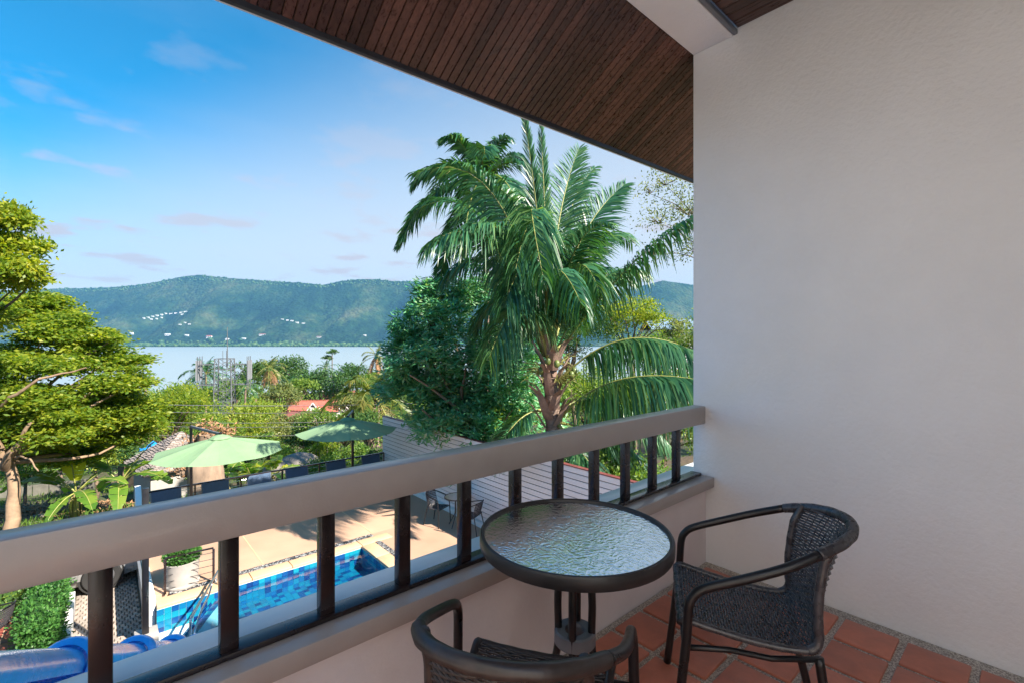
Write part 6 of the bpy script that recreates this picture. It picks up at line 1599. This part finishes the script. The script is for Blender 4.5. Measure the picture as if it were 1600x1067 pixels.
# ---- shingle hut
hc = np.array([3.0, 29.4]); hz = -4.85
t = thing('shingle_hut', 'small hut with a steep grey shingle pyramid roof', 'hut', (hc[0], hc[1], -7.0), R_(9))
w = 1.95; ap = 1.55
b = MB(); b.box((-w + .35, -w + .35, -.4), (w - .35, w - .35, 7.0 + hz)); b.build('wall', M['pot'], t, local=True)
b = MB(); b.box((.1, -w + .33, 0.0), (.85, -w + .37, 1.6)); b.build('door', M['navy_sling'], t, local=True)
b = MB(); b.add([(-w, -w, 7 + hz - .03), (w, -w, 7 + hz - .03), (w, w, 7 + hz - .03), (-w, w, 7 + hz - .03), (0, 0, 7 + hz + ap - .03)], [(0, 1, 4), (1, 2, 4), (2, 3, 4), (3, 0, 4), (3, 2, 1, 0)]); rf = b.build('roof', M['soffit_dark'], t, local=True)
b = MB(); rg = random.Random(5); rows = 20
sl = np.array([0, w, ap]) / math.hypot(w, ap)
for f in range(4):
    ca, sa = math.cos(f * math.pi / 2), math.sin(f * math.pi / 2)
    for i in range(rows):
        u0, u1 = i / rows, (i + 1.45) / rows; half = w * (1 - u0)
        n = max(int(2 * half / .21), 1)
        for k in range(n):
            x0 = -half + 2 * half * k / n + .008; x1 = -half + 2 * half * (k + 1) / n - .008; j = rg.uniform(-.012, .02)
            def q(x, u, up):
                u = min(u, 1); px_, py_, pz_ = x * (1 - u) / max(1 - u0, 1e-3) if up and u > .97 else x, -w + w * u, 7 + hz + ap * u
                return px_, py_, pz_
            a = q(x0, u0 + j, 0); b_ = q(x1, u0 + j, 0); c = q(max(-w * (1 - u1), min(x1, w * (1 - u1))) if u1 < 1 else 0, u1, 0); d = q(max(-w * (1 - u1), min(x0, w * (1 - u1))) if u1 < 1 else 0, u1, 0)
            lift = .045 + rg.uniform(0, .02)
            pts = [(a[0], a[1] - lift * .6, a[2] + lift), (b_[0], b_[1] - lift * .6, b_[2] + lift), (c[0], c[1], c[2] + .01), (d[0], d[1], d[2] + .01), (a[0], a[1] - lift * .2, a[2] + .01), (b_[0], b_[1] - lift * .2, b_[2] + .01)]
            pts = [(x * ca - y * sa, x * sa + y * ca, z) for x, y, z in pts]
            b.add(pts, [(0, 1, 2, 3), (4, 5, 1, 0)])
b.build('shingle', M['shingle'], rf, local=True, kind='stuff')
p = at(233, 700, 30); t = thing('shed_roof', 'low shed with a mossy roof edge under a blue tarpaulin', 'shed', (p[0], p[1], p[2] - 2.4), R_(30))
b = MB(); b.box((-1.2, -1, -1), (1.2, 1, 1.9)); b.build('wall', M['bark'], t, local=True)
b = MB(); b.add([(-1.5, -1.3, 1.9), (1.5, -1.3, 1.9), (1.5, 0, 2.35), (-1.5, 0, 2.35), (1.5, 1.3, 1.9), (-1.5, 1.3, 1.9), (-1.5, -1.3, 1.82), (1.5, -1.3, 1.82), (1.5, 1.3, 1.82), (-1.5, 1.3, 1.82)], [(0, 1, 2, 3), (3, 2, 4, 5), (6, 7, 1, 0), (8, 9, 5, 4), (7, 8, 4, 2, 1), (9, 6, 0, 3, 5), (9, 8, 7, 6)]); b.build('roof', M['green_roof'], t, local=True)
b = MB(); n = 9; rg = np.random.default_rng(3); V = []
p = at(234, 697, 30.6)
for i in range(n):
    for j in range(n): V.append(p + RGT * (i / (n - 1) - .5) * 1.5 + FWD * (j / (n - 1) - .5) * 1.6 + np.array([0, 0, .28 * math.sin(i * .9) * math.cos(j * .8) - .25 * abs(i / 4 - 1) + rg.normal(0, .04)]))
b.add(V, [(i * n + j, i * n + j + 1, (i + 1) * n + j + 1, (i + 1) * n + j) for i in range(n - 1) for j in range(n - 1)])
tag(b.build('blue_tarpaulin', M['tarp'], None, smooth=True), 'crumpled bright blue tarpaulin beside the shingle hut', 'tarpaulin')
# garden wall of concrete panels
A_, B_ = at(-60, 745, 25)[:2], at(150, 735, 28)[:2]; zz = float(ground_z(*((A_ + B_) / 2)))
t = thing('panel_wall', 'grey concrete panel wall at the back of the garden', 'wall', (*((A_ + B_) / 2), zz))
for k in range(8):
    a = A_ + (B_ - A_) * (k / 8 + .004); c = A_ + (B_ - A_) * ((k + 1) / 8 - .004)
    b = MB(); b.bar((*a, zz + .15), (*c, zz + .15), .1, .9); b.build('panel', M['old_concrete'], t)
# boulders
rg = np.random.default_rng(12)
for (x, y, d, r, lb) in ((440, 735, 21, .62, 'grey boulder, left one of the pair beyond the railing'), (466, 728, 21.5, .72, 'grey boulder, right one of the pair beyond the railing'), (62, 812, 18.0, .3, 'small grey stone in front of the big banana leaf')):
    c = at(x, y, d); bm = bmesh.new(); bmesh.ops.create_icosphere(bm, subdivisions=3, radius=r)
    for v in bm.verts:
        q = v.co / r; k = 1 + .28 * (vnoise(np.array([q.x * 1.6 + x]), np.array([q.y * 1.6 + q.z * 1.9]), 3)[0] - .5) + .1 * (vnoise(np.array([q.x * 4 + x]), np.array([q.y * 4 + q.z * 4]), 5)[0] - .5)
        v.co = v.co * k; v.co.x *= 1.25; v.co.z *= .85
    me = bpy.data.meshes.new('boulder'); bm.to_mesh(me); bm.free(); me.materials.append(M['rock']); me.polygons.foreach_set('use_smooth', [True] * len(me.polygons))
    tag(link('boulder', me, None, tuple(c)), lb, 'boulder')

# ---- red temple-like roofs
def thai_house(px, py, d, L, Wd, rise, mat, label, rz, gable=True):
    p = at(px, py, d); g = float(ground_z(p[0], p[1]))
    t = thing('thai_house', label, 'house', (p[0], p[1], g), rz); z = p[2] - g
    b = MB(); b.box((-L / 2 + .5, -Wd / 2 + .5, -1), (L / 2 - .5, Wd / 2 - .5, z - .02)); b.build('wall', M['parapet'], t, local=True)
    b = MB(); n = 7; rows = []
    for s in (-1, 1):
        pr = [(s * Wd / 2 * (1 - (i / n)), z + rise * (i / n) ** 1.35) for i in range(n + 1)]
        vs = [(x, y, zz) for (y, zz) in pr for x in (-L / 2, L / 2)]
        b.add(vs, [(2 * i, 2 * i + 1, 2 * i + 3, 2 * i + 2)[::s] for i in range(n)])
    b.add([(-L / 2, -Wd / 2, z), (L / 2, -Wd / 2, z), (L / 2, Wd / 2, z), (-L / 2, Wd / 2, z)], [(3, 2, 1, 0)])
    rf = b.build('roof', M[mat], t, smooth='auto', local=True)
    b = MB()
    for k in range(14): b.box((-L / 2 + L * k / 14 + .05, -.06, z + rise), (-L / 2 + L * (k + 1) / 14 - .05, .06, z + rise + .13))
    b.build('ridge_tile', M[mat], rf, local=True)
    for s in (-1, 1):
        b = MB()
        b.add([(s * (L / 2 - .3), y_, z_) for (y_, z_) in ((-Wd / 2 + .4, z), (Wd / 2 - .4, z), (0, z + rise - .1))], [(0, 1, 2)]); b.build('gable', M['white'], t, local=True)
        b = MB(); b.tube([(s * L / 2, 0, z + rise), (s * (L / 2 + .2), 0, z + rise + .45), (s * (L / 2 + .05), 0, z + rise + .85)], [.10, .07, .02], 6); b.build('finial', M['white'], t, local=True)
    if gable:
        x = 0.2
        b = MB(); b.add([(x - 1, -Wd / 2 - .25, z - .05), (x + 1, -Wd / 2 - .25, z - .05), (x, -Wd / 2 - .25, z + rise * .95), (x, -.4, z + rise * .92), (x - 1, -Wd / 2 + .3, z + .05), (x + 1, -Wd / 2 + .3, z + .05)], [(0, 2, 3, 4), (2, 1, 5, 3)]); b.build('dormer_roof', M[mat], t, local=True)
        b = MB()
        for s in (-1, 1): b.bar((x + s * 1.02, -Wd / 2 - .28, z - .05), (x, -Wd / 2 - .28, z + rise * .97), .1, .14)
        b.build('dormer_bargeboard', M['white'], t, local=True)
        b = MB(); b.box((x - .45, -Wd / 2 - .2, z + .1), (x + .45, -Wd / 2 - .16, z + rise * .5)); b.build('dormer_panel', M['white'], t, local=True)
    for x in np.linspace(-L / 2 + .7, L / 2 - .7, 4):
        b = MB(); b.box((x - .4, -Wd / 2 + .44, z - 1.9), (x + .4, -Wd / 2 + .52, z - .7)); f = b.build('window', M['white'], t, local=True)
        b = MB(); b.box((x - .33, -Wd / 2 + .43, z - 1.82), (x + .33, -Wd / 2 + .45, z - .78)); b.build('pane', M['car_glass'], f, local=True)
rz0 = TH - math.pi / 2
thai_house(494, 640, 70, 7.2, 4.2, 1.4, 'red_roof', 'house with an orange red curved roof and white gable ornament', rz0 + .12)
thai_house(462, 655, 62, 6.8, 4.5, 1.1, 'maroon_roof', 'house with a dull maroon roof in front of the red one', rz0 - .22, False)
thai_house(530, 618, 92, 6, 3.6, .9, 'maroon_roof', 'grey maroon roof half hidden behind the yellow palm', rz0 + .3, False)
p = at(1050, 516, 52); t = thing('pale_roofed_house', 'house with a pale blue metal roof glimpsed right of the palm', 'house', (p[0], p[1], float(ground_z(p[0], p[1]))), rz0)
zt = p[2] - t.location[2]
b = MB(); b.box((-2.6, -2, -1), (2.6, 2, zt)); b.build('wall', M['white'], t, local=True)
b = MB(); b.add([(-3, -2.4, zt), (3, -2.4, zt), (3, 0, zt + 1.2), (-3, 0, zt + 1.2), (3, 2.4, zt), (-3, 2.4, zt)], [(0, 1, 2, 3), (3, 2, 4, 5), (5, 4, 1, 0)]); b.build('roof', M['blue_roof'], t, local=True)

# ---- lattice tower
dT = 58.0; tp = at(351, 560, dT); g = float(ground_z(tp[0], tp[1])); Hh = tp[2] - g
t = thing('lattice_tower', 'galvanised telecom lattice tower with antenna arms and a tall spike', 'tower', (tp[0], tp[1], g), rz0 + .3)
hw = lambda z: 1.05 - .18 * z / Hh
cor = ((-1, -1), (1, -1), (1, 1), (-1, 1))
for sx, sy in cor:
    b = MB(); b.bar((sx * hw(0), sy * hw(0), 0), (sx * hw(Hh), sy * hw(Hh), Hh), .10); b.build('leg', M['grey_metal'], t, local=True)
b = MB(); nb = int(Hh / 1.25)
for i in range(nb):
    z0, z1 = Hh * i / nb, Hh * (i + 1) / nb
    for k in range(4):
        (ax, ay), (bx, by) = cor[k], cor[(k + 1) % 4]
        b.bar((ax * hw(z0), ay * hw(z0), z0), (bx * hw(z1), by * hw(z1), z1), .045); b.bar((bx * hw(z0), by * hw(z0), z0), (ax * hw(z1), ay * hw(z1), z1), .045); b.bar((ax * hw(z1), ay * hw(z1), z1), (bx * hw(z1), by * hw(z1), z1), .07)
b.build('bracing', M['grey_metal'], t, local=True)
b = MB()
for i in range(int(Hh / .4)): b.bar((-.2, 0, .4 * i), (.2, 0, .4 * i), .035)
b.bar((-.2, 0, 0), (-.2, 0, Hh + 1), .05); b.bar((.2, 0, 0), (.2, 0, Hh + 1), .05); b.build('ladder', M['grey_metal'], t, local=True)
b = MB(); b.tube([(.3, 0, Hh - 1), (.3, 0, Hh + 3.9)], [.07, .035], 6); b.build('spike', M['grey_metal'], t, local=True)
for s in (-1, 1):
    for z in (Hh - .7, Hh - 3.2):
        b = MB(); b.bar((s * .9, -.6, z), (s * 2.6, -.6, z), .09); b.bar((s * .9, .6, z), (s * 2.6, .6, z), .09); b.bar((s * 2.6, -.9, z), (s * 2.6, .9, z), .09); b.build('antenna_arm', M['grey_metal'], t, local=True)
    b = MB(); b.bar((s * 1.2, -.6, Hh - 3.2), (s * 2.5, -.6, Hh - .7), .06); b.bar((s * 2.6, .6, Hh - 3.2), (s * 1.6, .6, Hh - .7), .05); b.build('arm_brace', M['grey_metal'], t, local=True)
    for y in (-.85, 0, .85):
        b = MB(); b.bar((s * 2.68, y, Hh - 3.9), (s * 2.68, y, Hh + .3), .07); b.build('antenna_pipe', M['grey_metal'], t, local=True)
        b = MB(); b.box((s * 2.68 + s * .06, y - .10, Hh - 2.6), (s * 2.68 + s * .18, y + .10, Hh - .2)) if s > 0 else b.box((s * 2.68 - .18, y - .10, Hh - 2.6), (s * 2.68 - .06, y + .10, Hh - .2)); b.build('antenna_panel', M['antenna'], t, local=True)

# ---- power lines and poles
pl = [(-190, 24), (690, 27)]
tops = []
for (x, d), lb in zip(pl, ('concrete utility pole beyond the left edge', 'concrete utility pole hidden behind the mango tree')):
    p = at(x, 610 if x < 0 else 628, d); g = float(ground_z(p[0], p[1])); tops.append(p)
    t = thing('utility_pole', lb, 'utility pole', (p[0], p[1], g))
    b = MB(); b.box((p[0] - .11, p[1] - .11, g - .3), (p[0] + .11, p[1] + .11, p[2] + .5)); b.build('pole', M['concrete'], t)
    b = MB(); b.bar(p + RGT * .02 - FWD * .8, p + FWD * .8, .09); b.build('cross_arm', M['concrete'], t)
for k, (dz, df) in enumerate(((0, 0), (-.42, .5), (-.75, -.5), (-1.05, .2), (-1.45, 0))):
    u = np.linspace(0, 1, 40)[:, None]; a, c = tops[0] + FWD * df + [0, 0, dz], tops[1] + FWD * df + [0, 0, dz * 1.05]
    P = a + (c - a) * u - np.array([0, 0, 1.0]) * (.45 + .05 * k) * 4 * u * (1 - u); b = MB(); b.tube(P, .013 if k else .02, 5)
    tag(b.build('power_cable', M['wire'], None), ('uppermost power cable crossing the garden trees', 'second power cable from the top', 'third power cable from the top', 'fourth power cable from the top', 'lowest power cable, just above the hut roof')[k], 'cable', 'power cables crossing the garden')
